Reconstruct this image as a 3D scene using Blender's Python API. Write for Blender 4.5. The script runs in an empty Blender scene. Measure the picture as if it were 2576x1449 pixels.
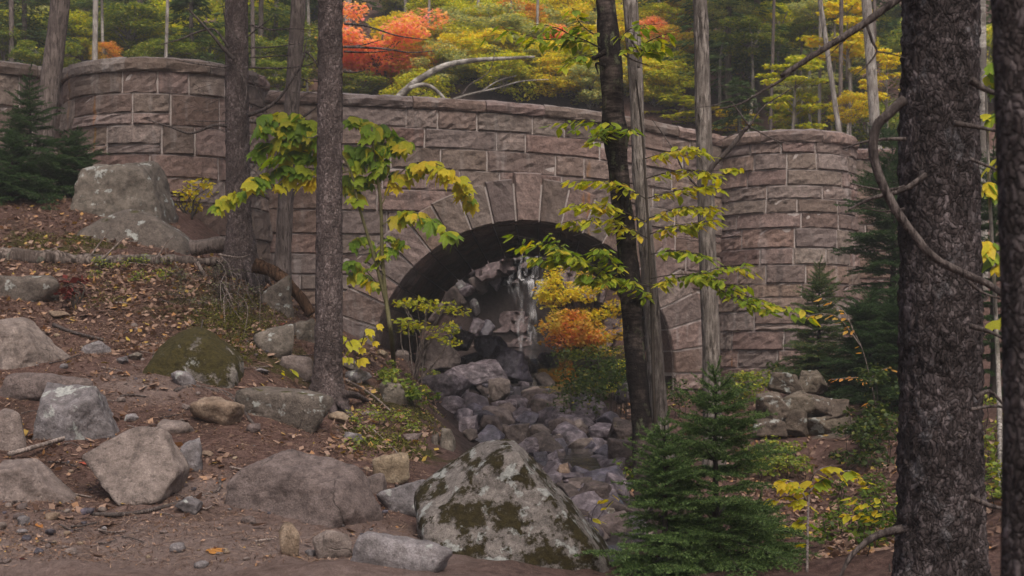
import bpy, math, random
import numpy as np
from mathutils import Vector, Matrix, Euler, noise as mnoise

# ------------------------------------------------------------------ camera, sky, sun, exposure
F, CXP, CYP, HOR, EYE = 3539.0, 1288.0, 724.5, 916.0, 1.2      # photo measured in 2576 x 1449 units
scene = bpy.context.scene
cam_d = bpy.data.cameras.new('camera'); cam = bpy.data.objects.new('camera', cam_d)
scene.collection.objects.link(cam); scene.camera = cam
cam.location = (0, 0, EYE); cam.rotation_euler = (math.radians(90), 0, 0)
cam_d.sensor_width = 36.0; cam_d.lens = 36.0 * F / 2576.0
cam_d.shift_y = (HOR - CYP) / 2576.0
HAZE = 0.0023
cam_d.clip_end = 600; cam_d.clip_start = 0.05
cam_d.dof.use_dof = True; cam_d.dof.focus_distance = 11.0; cam_d.dof.aperture_fstop = 4.5

SUN_EL, SUN_AZ = math.radians(57), math.radians(165)            # azimuth clockwise from +Y: veiled sun behind the camera, a little right
world = bpy.data.worlds.new('World'); scene.world = world; world.use_nodes = True
wn = world.node_tree.nodes; wl = world.node_tree.links
for n in list(wn): wn.remove(n)
w_out = wn.new('ShaderNodeOutputWorld'); w_bg = wn.new('ShaderNodeBackground'); w_sky = wn.new('ShaderNodeTexSky')
w_sky.sky_type = 'NISHITA'; w_sky.sun_disc = False
w_sky.sun_elevation = SUN_EL; w_sky.sun_rotation = SUN_AZ
w_sky.air_density = 1.0; w_sky.dust_density = 8.0; w_sky.ozone_density = 0.4
w_bg.inputs['Strength'].default_value = 0.13
wl.new(w_sky.outputs[0], w_bg.inputs[0]); wl.new(w_bg.outputs[0], w_out.inputs[0])
sun_d = bpy.data.lights.new('sun', 'SUN'); sun_d.energy = 1.9; sun_d.angle = math.radians(12); sun_d.color = (1.0, 0.95, 0.88)
sun = bpy.data.objects.new('sun', sun_d); scene.collection.objects.link(sun)
sdir = Vector((math.sin(SUN_AZ) * math.cos(SUN_EL), math.cos(SUN_AZ) * math.cos(SUN_EL), math.sin(SUN_EL)))
sun.rotation_euler = (-sdir).to_track_quat('-Z', 'Y').to_euler(); sun.location = sdir * 60
scene.view_settings.view_transform = 'Standard'; scene.view_settings.look = 'None'
scene.view_settings.gamma = 1.0; scene.view_settings.exposure = 0.1
scene.view_settings.use_curve_mapping = False
scene.cycles.max_bounces = 8; scene.cycles.diffuse_bounces = 6; scene.cycles.transparent_max_bounces = 12
scene.cycles.use_denoising = True

# ------------------------------------------------------------------ helpers
col = scene.collection
W = {}
R = random.Random(7)
def P(px, py, Y): return Vector(((px - CXP) / F * Y, Y, EYE + (HOR - py) / F * Y))

def new_mesh(name, v, f, m=None, smooth=True, uv=None):
    me = bpy.data.meshes.new(name)
    v = np.asarray(v, dtype=np.float64).reshape(-1, 3)
    if isinstance(f, np.ndarray):
        k = f.shape[1]; nf = len(f)
        me.vertices.add(len(v)); me.vertices.foreach_set('co', v.ravel().astype(np.float32))
        me.loops.add(nf * k); me.loops.foreach_set('vertex_index', f.ravel().astype(np.int32))
        me.polygons.add(nf); me.polygons.foreach_set('loop_start', np.arange(0, nf * k, k, dtype=np.int32))
        me.update(calc_edges=True)
    else:
        me.from_pydata(v.tolist(), [], f); me.update()
    if smooth: me.polygons.foreach_set('use_smooth', np.ones(len(me.polygons), dtype=bool))
    if m is not None: me.materials.append(m)
    return me

def link(name, me, parent=None, loc=None):
    o = bpy.data.objects.new(name, me); col.objects.link(o)
    if parent is not None: o.parent = parent
    if loc is not None: o.location = loc
    return o

def obj(name, v, f, m, parent=None, origin=None, smooth=True):
    """mesh given in world coordinates"""
    v = np.asarray(v, dtype=np.float64).reshape(-1, 3)
    if parent is not None: o0 = np.array(W[parent.name])
    else: o0 = np.array(origin if origin is not None else (0, 0, 0), dtype=float)
    me = new_mesh(name, v - o0, f, m, smooth)
    o = link(name, me, parent)
    if parent is None: o.location = o0
    W[o.name] = Vector(o0)
    return o

def tag(o, label, cat, group=None):
    o['label'] = label; o['category'] = cat
    if group: o['group'] = group
    return o
def thing(name, label, cat, loc, group=None):
    o = bpy.data.objects.new(name, None); col.objects.link(o); o.location = loc
    o.empty_display_size = 0.2
    W[o.name] = Vector(loc); return tag(o, label, cat, group)
def struct(o): o['kind'] = 'structure'; return o
def inst(name, me, parent, pos, rot, sc, m=None):
    o = bpy.data.objects.new(name, me); col.objects.link(o)
    if parent is not None:
        o.parent = parent; pos = Vector(pos) - W[parent.name]
    o.location = pos; o.rotation_euler = rot
    o.scale = (sc, sc, sc) if not hasattr(sc, '__len__') else sc
    W[o.name] = W[parent.name] if parent is not None else Vector(pos)
    if m is not None:
        o.material_slots[0].link = 'OBJECT'; o.material_slots[0].material = m
    return o

class Bag:
    """collects pieces of ONE mesh"""
    def __init__(s): s.v = []; s.f = []; s.n = 0
    def add(s, v, f):
        v = np.asarray(v, dtype=float).reshape(-1, 3)
        s.v.append(v); s.f += [tuple(int(i) + s.n for i in q) for q in f]; s.n += len(v)
    def V(s): return np.concatenate(s.v) if s.v else np.zeros((0, 3))

def vn(p, sc=1.0, off=0.0): return mnoise.noise((p[0] * sc + off, p[1] * sc + off * 0.7, p[2] * sc - off))
def noise_arr(v, sc, off=0.0, octv=3):
    out = np.empty(len(v))
    for i, p in enumerate(v):
        out[i] = mnoise.fractal((p[0] * sc + off, p[1] * sc + off * .7, p[2] * sc - off), 1.0, 2.0, octv)
    return out

def spline(pts, n):
    """Catmull-Rom through pts (k x d), n samples"""
    p = np.asarray(pts, dtype=float); k = len(p)
    if k == 2:
        t = np.linspace(0, 1, n)[:, None]; return p[0] * (1 - t) + p[1] * t
    t = np.linspace(0, k - 1, n); i = np.clip(t.astype(int), 0, k - 2); u = (t - i)[:, None]
    p0 = p[np.clip(i - 1, 0, k - 1)]; p1 = p[i]; p2 = p[i + 1]; p3 = p[np.clip(i + 2, 0, k - 1)]
    return 0.5 * ((2 * p1) + (-p0 + p2) * u + (2 * p0 - 5 * p1 + 4 * p2 - p3) * u * u + (-p0 + 3 * p1 - 3 * p2 + p3) * u ** 3)

def tube(pts, rad, seg=8, rough=0.0, seed=0.0, rsc=6.0, cap=True):
    pts = np.asarray(pts, dtype=float); n = len(pts); rad = np.broadcast_to(np.asarray(rad, dtype=float), (n,))
    tan = np.gradient(pts, axis=0); tan /= np.linalg.norm(tan, axis=1)[:, None] + 1e-9
    a = np.array([1.0, 0, 0]) if abs(tan[0][0]) < .9 else np.array([0, 1.0, 0])
    V = np.empty((n, seg, 3)); ang = np.arange(seg) * 2 * math.pi / seg
    for i in range(n):
        a = a - tan[i] * a.dot(tan[i]); a /= np.linalg.norm(a) + 1e-9
        b = np.cross(tan[i], a)
        V[i] = pts[i] + rad[i] * (np.cos(ang)[:, None] * a + np.sin(ang)[:, None] * b)
    if rough:
        fl = V.reshape(-1, 3); ctr = np.repeat(pts, seg, axis=0)
        k = noise_arr(fl, rsc, seed, 2)
        fl += (fl - ctr) * (k * rough)[:, None]; V = fl.reshape(n, seg, 3)
    f = []
    for i in range(n - 1):
        for j in range(seg):
            jj = (j + 1) % seg
            f.append((i * seg + j, i * seg + jj, (i + 1) * seg + jj, (i + 1) * seg + j))
    if cap:
        f.append(tuple(range(seg - 1, -1, -1))); f.append(tuple((n - 1) * seg + j for j in range(seg)))
    return V.reshape(-1, 3), f

# ------------------------------------------------------------------ node materials
class NT:
    def __init__(s, name):
        s.m = bpy.data.materials.new(name); s.m.use_nodes = True
        s.t = s.m.node_tree; s.n = s.t.nodes; s.l = s.t.links
        for q in list(s.n): s.n.remove(q)
        s.out = s.n.new('ShaderNodeOutputMaterial')
        s.pos = s.n.new('ShaderNodeNewGeometry')
    def lk(s, a, b): s.l.new(a, b)
    def setin(s, node, key, val):
        if val is None: return
        if hasattr(val, 'is_linked'): s.l.new(val, node.inputs[key])
        else:
            if hasattr(val, '__len__') and len(val) == 3 and node.inputs[key].type == 'RGBA': val = (*val, 1)
            node.inputs[key].default_value = val
    def vec(s, scale=(1, 1, 1), off=None):
        n = s.n.new('ShaderNodeMapping'); s.lk(s.pos.outputs['Position'], n.inputs[0]); n.inputs['Scale'].default_value = scale
        if off: n.inputs['Location'].default_value = off
        return n.outputs[0]
    def warp(s, amt, scale):
        n = s.n.new('ShaderNodeTexNoise'); n.inputs['Scale'].default_value = scale; n.inputs['Detail'].default_value = 4; s.lk(s.pos.outputs['Position'], n.inputs['Vector'])
        q = s.n.new('ShaderNodeVectorMath'); q.operation = 'SCALE'; q.inputs['Scale'].default_value = amt; s.lk(n.outputs['Color'], q.inputs[0])
        r = s.n.new('ShaderNodeVectorMath'); r.operation = 'ADD'; s.lk(s.pos.outputs['Position'], r.inputs[0]); s.lk(q.outputs[0], r.inputs[1]); return r.outputs[0]
    def noise(s, scale, detail=5, rough=.6, vec=None, dist=0.0):
        n = s.n.new('ShaderNodeTexNoise'); n.inputs['Scale'].default_value = scale; n.inputs['Detail'].default_value = detail
        n.inputs['Roughness'].default_value = rough; n.inputs['Distortion'].default_value = dist
        s.lk(vec if vec is not None else s.pos.outputs['Position'], n.inputs['Vector']); return n.outputs['Fac']
    def voro(s, scale, vec=None, feature='F1', out='Distance', rnd=1.0):
        n = s.n.new('ShaderNodeTexVoronoi'); n.feature = feature; n.inputs['Scale'].default_value = scale
        n.inputs['Randomness'].default_value = rnd
        s.lk(vec if vec is not None else s.pos.outputs['Position'], n.inputs['Vector']); return n.outputs[out]
    def ramp(s, fac, stops, mode='LINEAR'):
        n = s.n.new('ShaderNodeValToRGB'); e = n.color_ramp.elements; n.color_ramp.interpolation = mode
        while len(e) < len(stops): e.new(0.5)
        for q, (p, c) in zip(e, stops):
            q.position = p; q.color = (*c, 1) if hasattr(c, '__len__') else (c, c, c, 1)
        s.lk(fac, n.inputs[0]); return n.outputs[0]
    def mix(s, fac, a, b, mode='MIX'):
        n = s.n.new('ShaderNodeMix'); n.data_type = 'RGBA'; n.blend_type = mode
        s.setin(n, 0, fac); s.setin(n, 6, a); s.setin(n, 7, b); return n.outputs[2]
    def math(s, op, a, b=None, clamp=False):
        n = s.n.new('ShaderNodeMath'); n.operation = op; n.use_clamp = clamp
        s.setin(n, 0, a)
        if b is not None: s.setin(n, 1, b)
        return n.outputs[0]
    def upz(s):
        n = s.n.new('ShaderNodeSeparateXYZ'); s.lk(s.pos.outputs['Normal'], n.inputs[0]); return n.outputs[2]
    def objrand(s):
        n = s.n.new('ShaderNodeObjectInfo'); return n.outputs['Random']
    def island(s): return s.pos.outputs['Random Per Island']
    def attr(s, name):
        n = s.n.new('ShaderNodeAttribute'); n.attribute_name = name; return n.outputs['Color']
    def hsv(s, c, h=.5, sat=1., v=1.):
        n = s.n.new('ShaderNodeHueSaturation'); s.setin(n, 'Color', c); s.setin(n, 'Hue', h); s.setin(n, 'Saturation', sat); s.setin(n, 'Value', v)
        return n.outputs[0]
    def bump(s, h, strength=.5, dist=.02, prev=None):
        n = s.n.new('ShaderNodeBump'); n.inputs['Strength'].default_value = strength; n.inputs['Distance'].default_value = dist
        s.lk(h, n.inputs['Height'])
        if prev is not None: s.lk(prev, n.inputs['Normal'])
        return n.outputs[0]
    def bsdf(s, c, rough=.85, nrm=None, spec=.3, trans=None):
        n = s.n.new('ShaderNodeBsdfPrincipled'); s.setin(n, 'Base Color', c); s.setin(n, 'Roughness', rough)
        n.inputs['Specular IOR Level'].default_value = spec
        if nrm is not None: s.lk(nrm, n.inputs['Normal'])
        return n.outputs[0]
    def done(s, sh): s.lk(sh, s.out.inputs[0]); return s.m

def rock_mat(name, c1, c2, c3, moss=0.0, mosscol=(.055, .052, .012), lichen=0.0, rough=.85, sc=1.0, spec=.25, mossup=.35):
    k = NT(name)
    n1 = k.noise(2.2 * sc, 6, .62); n2 = k.noise(11 * sc, 5, .65); n3 = k.noise(75 * sc, 3, .7)
    c = k.ramp(n1, [(.3, c1), (.52, c2), (.72, c3)])
    c = k.mix(.65, c, k.ramp(n2, [(.30, [x * .5 for x in c1]), (.5, c2), (.75, [min(1, x * 1.45) for x in c3])]))
    c = k.mix(.55, c, k.ramp(n3, [(.3, .25), (.5, .5), (.72, .85)]), 'OVERLAY')
    ck = k.math('MULTIPLY', k.ramp(k.voro(1.7 * sc, k.warp(.35, 3.0 * sc), 'DISTANCE_TO_EDGE'), [(0.0, 1.0), (.014, 0.0)]), k.ramp(k.noise(1.4 * sc, 4, .6), [(.53, 0.0), (.62, .6)]))
    c = k.mix(ck, c, [x * .25 for x in c1]); n1 = k.math('SUBTRACT', n1, k.math('MULTIPLY', ck, .5))
    c = k.mix(k.ramp(k.noise(24 * sc, 3, .6, k.vec(off=(5, 5, 5))), [(.60, 0.0), (.68, .55)]), c, [x * .45 for x in c1])
    r = k.objrand(); c = k.hsv(c, k.math('ADD', k.math('MULTIPLY', r, .03), .485), 1.0, k.math('ADD', k.math('MULTIPLY', r, .5), .75))
    if lichen:
        l = k.ramp(k.noise(5.5 * sc, 4, .6, k.vec(off=(3, 7, 1))), [(.62 - lichen * .25, 0.0), (.66 - lichen * .25, 1.0)])
        c = k.mix(k.math('MULTIPLY', l, .8), c, k.ramp(k.noise(40, 3), [(.3, (.24, .25, .24)), (.7, (.5, .52, .5))]))
    nb = k.noise(9 * sc, 8, .7); h = k.math('ADD', k.math('MULTIPLY', n1, .6), nb)
    if moss:
        mm = k.math('ADD', k.noise(3.6 * sc, 6, .7, k.vec(off=(11, 2, 5))), k.math('MULTIPLY', k.upz(), mossup * .4))
        mk = k.ramp(mm, [(.80 - moss * .45, 0.0), (.86 - moss * .45, 1.0)])
        mc = k.ramp(k.noise(28, 4, .7), [(.3, [x * .45 for x in mosscol]), (.7, [x * 1.7 for x in mosscol])])
        c = k.mix(mk, c, mc); h = k.math('ADD', h, k.math('MULTIPLY', mk, .35))
    b = k.bump(h, .75, .05); b = k.bump(n3, .5, .008, b)
    return k.done(k.bsdf(c, rough, b, spec))

def bark_mat(name, dark, mid, light, kind='scaly', sc=1.0, lich=0.0, lichc=(.22, .25, .2)):
    k = NT(name)
    if kind == 'scaly':
        d = k.noise(5 * sc, 5, .65, dist=.6)
        v = k.vec((1.0, 1.0, .62))
        cn = k.n.new('ShaderNodeTexNoise'); cn.inputs['Scale'].default_value = 22 * sc; cn.inputs['Detail'].default_value = 4; k.lk(v, cn.inputs['Vector'])
        sc_ = k.n.new('ShaderNodeVectorMath'); sc_.operation = 'SCALE'; sc_.inputs['Scale'].default_value = .075 / sc; k.lk(cn.outputs['Color'], sc_.inputs[0])
        nn = k.n.new('ShaderNodeVectorMath'); nn.operation = 'ADD'; k.lk(v, nn.inputs[0]); k.lk(sc_.outputs[0], nn.inputs[1])
        KS = 58 * sc; cell = k.voro(KS, nn.outputs[0], out='Color'); ed = k.voro(KS, nn.outputs[0], feature='DISTANCE_TO_EDGE'); vo = k.voro(KS, nn.outputs[0])
        f2 = k.noise(75 * sc, 5, .75, k.vec((1, 1, .6))); f3 = k.noise(18 * sc, 4, .7, k.vec((1, 1, .3)))
        hh = k.math('ADD', k.math('MULTIPLY', k.ramp(ed, [(0.0, 0.0), (.10, 1.0)]), .5), k.math('ADD', cell, k.math('MULTIPLY', vo, -.5)))
        c = k.mix(k.ramp(cell, [(.45, 0.0), (.9, 1.0)]), mid, light); c = k.mix(k.ramp(d, [(.38, 0.0), (.62, .75)]), c, dark)
        c = k.mix(k.ramp(ed, [(0.0, .5), (.05, 0.0)]), c, [x * .4 for x in dark])
        c = k.mix(.75, c, k.ramp(f2, [(.3, .15), (.5, .5), (.7, .9)]), 'OVERLAY'); c = k.mix(.5, c, k.ramp(f3, [(.3, .2), (.7, .85)]), 'OVERLAY')
        b = k.bump(hh, 1.0, .016 / sc); b = k.bump(f2, .6, .006, b)
    elif kind == 'ridge':
        v = k.vec((1, 1, .16))
        n1 = k.noise(34 * sc, 5, .65, v, .5); n2 = k.noise(4 * sc, 4, .6); n3 = k.noise(90, 3, .7)
        c = k.ramp(n1, [(.40, [x * .6 for x in dark]), (.5, mid), (.60, light)])
        c = k.mix(k.ramp(n2, [(.4, 0.0), (.6, .75)]), c, k.mix(.4, dark, mid)); c = k.mix(k.ramp(k.noise(9 * sc, 4, .6, k.vec((1, 1, .5), (3, 3, 3))), [(.55, 0.0), (.7, .5)]), c, light)
        c = k.mix(.4, c, k.ramp(n3, [(.3, .3), (.7, .75)]), 'OVERLAY')
        b = k.bump(n1, 1.0, .025); b = k.bump(n3, .4, .005, b)
    else:
        v = k.vec((1, 1, 5.0))
        n1 = k.noise(6 * sc, 4, .65, v); n2 = k.noise(3.2 * sc, 5, .65, k.vec((1, 1, .6))); n3 = k.noise(50 * sc, 3, .7)
        c = k.ramp(n1, [(.3, dark), (.45, mid), (.7, light)])
        c = k.mix(k.ramp(n2, [(.42, 0.0), (.56, .9)]), c, dark)
        c = k.mix(.5, c, k.ramp(n3, [(.3, .3), (.7, .75)]), 'OVERLAY')
        b = k.bump(k.math('ADD', n2, n3), .8, .02)
    if lich:
        l = k.ramp(k.noise(8, 5, .7, k.vec((1, 1, .6), (5, 1, 9))), [(.6 - lich * .2, 0.0), (.68 - lich * .2, .8)])
        c = k.mix(l, c, k.ramp(k.noise(50, 3), [(.3, [x * .6 for x in lichc]), (.7, lichc)]))
    return k.done(k.bsdf(c, .9, b, .15))

def leaf_mat(name, stops, trans=.45, rough=.5, objr=False, patch=None):
    k = NT(name)
    r = k.objrand() if objr else k.island()
    c = k.ramp(r, stops)
    if patch: c = k.mix(k.ramp(k.noise(patch[0], 3), [(.42, 0.0), (.62, .85)]), c, patch[1])
    c = k.mix(.35, c, k.ramp(k.noise(60, 3), [(.3, .3), (.7, .7)]), 'OVERLAY')
    d = k.bsdf(c, rough, None, .25)
    t = k.n.new('ShaderNodeBsdfTranslucent'); k.lk(k.hsv(c, .5, 1.1, 1.25), t.inputs[0])
    mx = k.n.new('ShaderNodeMixShader'); mx.inputs[0].default_value = trans
    k.lk(d, mx.inputs[1]); k.lk(t.outputs[0], mx.inputs[2])
    return k.done(mx.outputs[0])

def plain(name, c, rough=.8):
    k = NT(name); n = k.noise(30, 4, .65)
    return k.done(k.bsdf(k.mix(.5, c, k.ramp(n, [(.3, .25), (.7, .75)]), 'OVERLAY'), rough, k.bump(n, .5, .01), .2))

M = {}
def masonry():
    k = NT('granite_masonry')
    n1 = k.noise(1.6, 5, .6); n2 = k.noise(14, 6, .7); n3 = k.noise(60, 3, .7)
    c = k.ramp(n1, [(.3, (.125, .093, .082)), (.5, (.165, .125, .111)), (.7, (.205, .160, .143))])
    r = k.objrand()
    c = k.mix(k.math('MULTIPLY', r, .55), c, k.ramp(n2, [(.3, (.110, .084, .072)), (.7, (.235, .180, .158))]))
    c = k.mix(.5, c, k.ramp(n2, [(.28, .22), (.5, .5), (.74, .85)]), 'OVERLAY')
    c = k.mix(.45, c, k.ramp(n3, [(.3, .25), (.7, .8)]), 'OVERLAY')
    # run-off streaks with their own shapes: pale lime and dark soot, rust here and there
    st = k.noise(5.5, 4, .55, k.vec((1, 1, .14))); st2 = k.noise(4.2, 4, .6, k.vec((1, 1, .18), (9, 4, 2)))
    gate = k.ramp(k.noise(.7, 3), [(.42, 0.0), (.6, 1.0)])
    c = k.mix(k.math('MULTIPLY', k.ramp(st, [(.56, 0.0), (.66, .5)]), gate), c, (.33, .295, .285))
    c = k.mix(k.ramp(st2, [(.58, 0.0), (.70, .65)]), c, (.085, .07, .065))
    st3 = k.noise(3.1, 3, .5, k.vec((1, 1, .12), (2, 14, 7)))
    c = k.mix(k.ramp(st3, [(.71, 0.0), (.74, .6)]), c, (.26, .13, .035))
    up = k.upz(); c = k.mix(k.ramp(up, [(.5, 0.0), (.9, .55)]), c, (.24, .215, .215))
    c = k.hsv(c, k.math('ADD', k.math('MULTIPLY', k.math('FRACT', k.math('MULTIPLY', r, 7.3)), .030), .482), k.math('ADD', k.math('MULTIPLY', k.math('FRACT', k.math('MULTIPLY', r, 13.7)), .5), .8), k.math('ADD', k.math('MULTIPLY', r, .46), .80))
    b = k.bump(k.math('ADD', n2, k.math('MULTIPLY', k.noise(5, 4, .6), 1.4)), .9, .035); b = k.bump(n3, .5, .008, b)
    return k.done(k.bsdf(c, .9, b, .2))
M['stone'] = masonry()
M['mortar'] = plain('lime_mortar', (.40, .35, .335), .95)
M['rock'] = rock_mat('pink_granite', (.105, .081, .075), (.165, .131, .121), (.235, .192, .178))
M['rock_pale'] = rock_mat('pale_granite', (.11, .097, .098), (.175, .158, .163), (.265, .247, .262), lichen=.12)
M['rock_olive'] = rock_mat('olive_boulder', (.095, .080, .066), (.145, .123, .104), (.20, .172, .147), moss=.15, lichen=.12)
M['rock_moss'] = rock_mat('mossy_granite', (.11, .095, .085), (.165, .145, .13), (.24, .22, .20), moss=.74, mosscol=(.036, .029, .007), lichen=.3)
M['rock_tan'] = rock_mat('tan_stone', (.15, .105, .075), (.225, .165, .12), (.30, .24, .185))
M['rock_lichen'] = rock_mat('lichen_boulder', (.105, .090, .085), (.160, .139, .130), (.225, .20, .188), moss=.71, mosscol=(.030, .023, .007), lichen=.26, mossup=.0, sc=1.5)
M['rock_brook'] = rock_mat('brook_stone', (.022, .018, .021), (.10, .081, .094), (.29, .245, .27), rough=.45, spec=.35)
M['rock_wet'] = rock_mat('wet_stone', (.024, .021, .027), (.060, .053, .070), (.15, .133, .172), rough=.28, spec=.5)
M['rock_pile'] = rock_mat('brown_ledge', (.060, .046, .036), (.110, .086, .069), (.175, .142, .118), moss=.2, mosscol=(.035, .036, .012), lichen=.12)
M['rock_dark'] = rock_mat('dark_ledge', (.035, .027, .026), (.075, .058, .055), (.13, .10, .092), moss=.2, rough=.7)
M['bark_spruce'] = bark_mat('spruce_bark', (.062, .047, .045), (.13, .099, .096), (.27, .22, .215), 'scaly', .8)
M['bark_near'] = bark_mat('old_spruce_bark', (.021, .016, .0165), (.058, .046, .046), (.165, .138, .142), 'scaly', .72, lich=.12, lichc=(.16, .15, .16))
M['bark_cherry'] = bark_mat('dark_cherry_bark', (.008, .006, .006), (.035, .027, .024), (.13, .10, .09), 'plate', 1.0, lich=.16, lichc=(.13, .14, .085))
M['bark_grey'] = bark_mat('grey_ridged_bark', (.075, .063, .056), (.20, .172, .156), (.36, .322, .295), 'ridge', 1.0)
M['bark_brown'] = bark_mat('brown_grey_bark', (.075, .06, .055), (.15, .12, .11), (.23, .19, .175), 'ridge', 1.1)
M['bark_birch'] = bark_mat('birch_bark', (.11, .095, .085), (.34, .315, .29), (.54, .51, .47), 'plate', .8)
M['bark_pale'] = bark_mat('pale_bark', (.16, .14, .125), (.30, .27, .25), (.45, .42, .39), 'ridge', .8)
M['deadwood'] = bark_mat('dead_twig', (.045, .036, .034), (.10, .08, .076), (.19, .16, .15), 'ridge', 1.4)
M['drywood'] = bark_mat('weathered_stick', (.13, .10, .09), (.26, .21, .19), (.40, .34, .31), 'ridge', 1.4)
M['logwood'] = bark_mat('dead_log_wood', (.035, .026, .022), (.11, .085, .075), (.24, .20, .18), 'ridge', .8, lich=.1)
M['rotten'] = bark_mat('rotten_wood', (.03, .018, .012), (.085, .045, .028), (.17, .10, .06), 'ridge', 1.2)
M['stem_green'] = plain('green_stem', (.11, .10, .045), .6)
M['stem_dark'] = plain('dark_stem', (.045, .036, .03), .7)
M['lf_maple'] = leaf_mat('striped_maple_leaf', [(0, (.13, .22, .025)), (.45, (.22, .33, .032)), (.8, (.38, .43, .038)), (1, (.56, .46, .045))], .5, objr=True)
M['lf_maple_y'] = leaf_mat('yellow_maple_leaf', [(0, (.48, .48, .035)), (.5, (.64, .55, .04)), (1, (.70, .52, .045))], .5, objr=True)
M['lf_beech'] = leaf_mat('beech_leaf', [(0, (.17, .26, .028)), (.5, (.28, .35, .032)), (.85, (.44, .44, .036)), (1, (.58, .46, .045))], .45, objr=True)
M['lf_beech_y'] = leaf_mat('yellow_beech_leaf', [(0, (.32, .37, .032)), (.5, (.50, .48, .035)), (.9, (.62, .50, .045)), (1, (.60, .32, .04))], .45, objr=True)
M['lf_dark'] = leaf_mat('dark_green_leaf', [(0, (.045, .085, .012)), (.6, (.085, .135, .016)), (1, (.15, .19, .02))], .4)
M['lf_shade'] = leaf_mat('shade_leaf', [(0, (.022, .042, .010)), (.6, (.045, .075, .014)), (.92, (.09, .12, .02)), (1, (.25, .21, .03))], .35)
M['lf_green'] = leaf_mat('green_leaf', [(0, (.10, .155, .03)), (.5, (.19, .25, .042)), (.85, (.32, .34, .05)), (1, (.50, .42, .05))], .4)
M['lf_lime'] = leaf_mat('yellow_green_leaf', [(0, (.30, .37, .04)), (.5, (.50, .52, .05)), (.85, (.68, .62, .06)), (1, (.74, .54, .06))], .45)
M['lf_yellow'] = leaf_mat('yellow_leaf', [(0, (.50, .50, .045)), (.5, (.74, .64, .055)), (.85, (.82, .63, .07)), (1, (.74, .42, .07))], .45)
M['lf_orange'] = leaf_mat('orange_leaf', [(0, (.62, .40, .06)), (.5, (.76, .38, .09)), (1, (.74, .27, .13))], .45, patch=(1.0, (.46, .46, .06)))
M['lf_red'] = leaf_mat('red_maple_leaf', [(0, (.85, .56, .13)), (.35, (.90, .48, .18)), (.7, (.90, .38, .24)), (1, (.85, .29, .27))], .5)
M['lf_sage'] = leaf_mat('sage_leaf', [(0, (.26, .31, .12)), (.45, (.40, .44, .17)), (.8, (.54, .54, .22)), (1, (.76, .58, .10))], .4)
M['needle'] = leaf_mat('spruce_needle', [(0, (.02, .05, .017)), (.6, (.040, .082, .024)), (1, (.075, .125, .034))], .2)
M['needle_far'] = leaf_mat('fir_needle', [(0, (.045, .085, .026)), (.6, (.08, .13, .036)), (1, (.13, .18, .05))], .3)
M['needle_near'] = leaf_mat('young_spruce_needle', [(0, (.055, .105, .034)), (.6, (.115, .19, .058)), (1, (.21, .30, .09))], .2)
M['needle_pale'] = leaf_mat('pale_needle', [(0, (.05, .09, .035)), (.6, (.09, .14, .045)), (.93, (.14, .18, .06)), (1, (.40, .19, .04))], .25)
M['needle_dry'] = leaf_mat('dry_needle', [(0, (.05, .027, .020)), (.4, (.14, .078, .055)), (.8, (.26, .165, .115)), (1, (.42, .30, .22))], .1)
M['lf_litter'] = leaf_mat('fallen_leaf', [(0, (.13, .075, .055)), (.45, (.26, .165, .12)), (.8, (.36, .24, .18)), (.93, (.40, .20, .08)), (1, (.42, .32, .06))], .15)
M['lf_litter1'] = leaf_mat('single_fallen_leaf', [(0, (.16, .09, .06)), (.5, (.32, .205, .15)), (.78, (.40, .27, .20)), (.88, (.45, .30, .05)), (.95, (.36, .08, .04)), (1, (.30, .08, .10))], .15, objr=True)
M['lf_dkred'] = leaf_mat('dark_red_leaf', [(0, (.09, .022, .018)), (1, (.17, .035, .028))], .2)
M['lf_bil'] = leaf_mat('bilberry_leaf', [(0, (.10, .07, .075)), (.5, (.15, .12, .10)), (1, (.14, .16, .06))], .3)
M['moss'] = leaf_mat('moss_tuft', [(0, (.045, .050, .008)), (.5, (.10, .10, .014)), (1, (.17, .16, .02))], .2)
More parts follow.
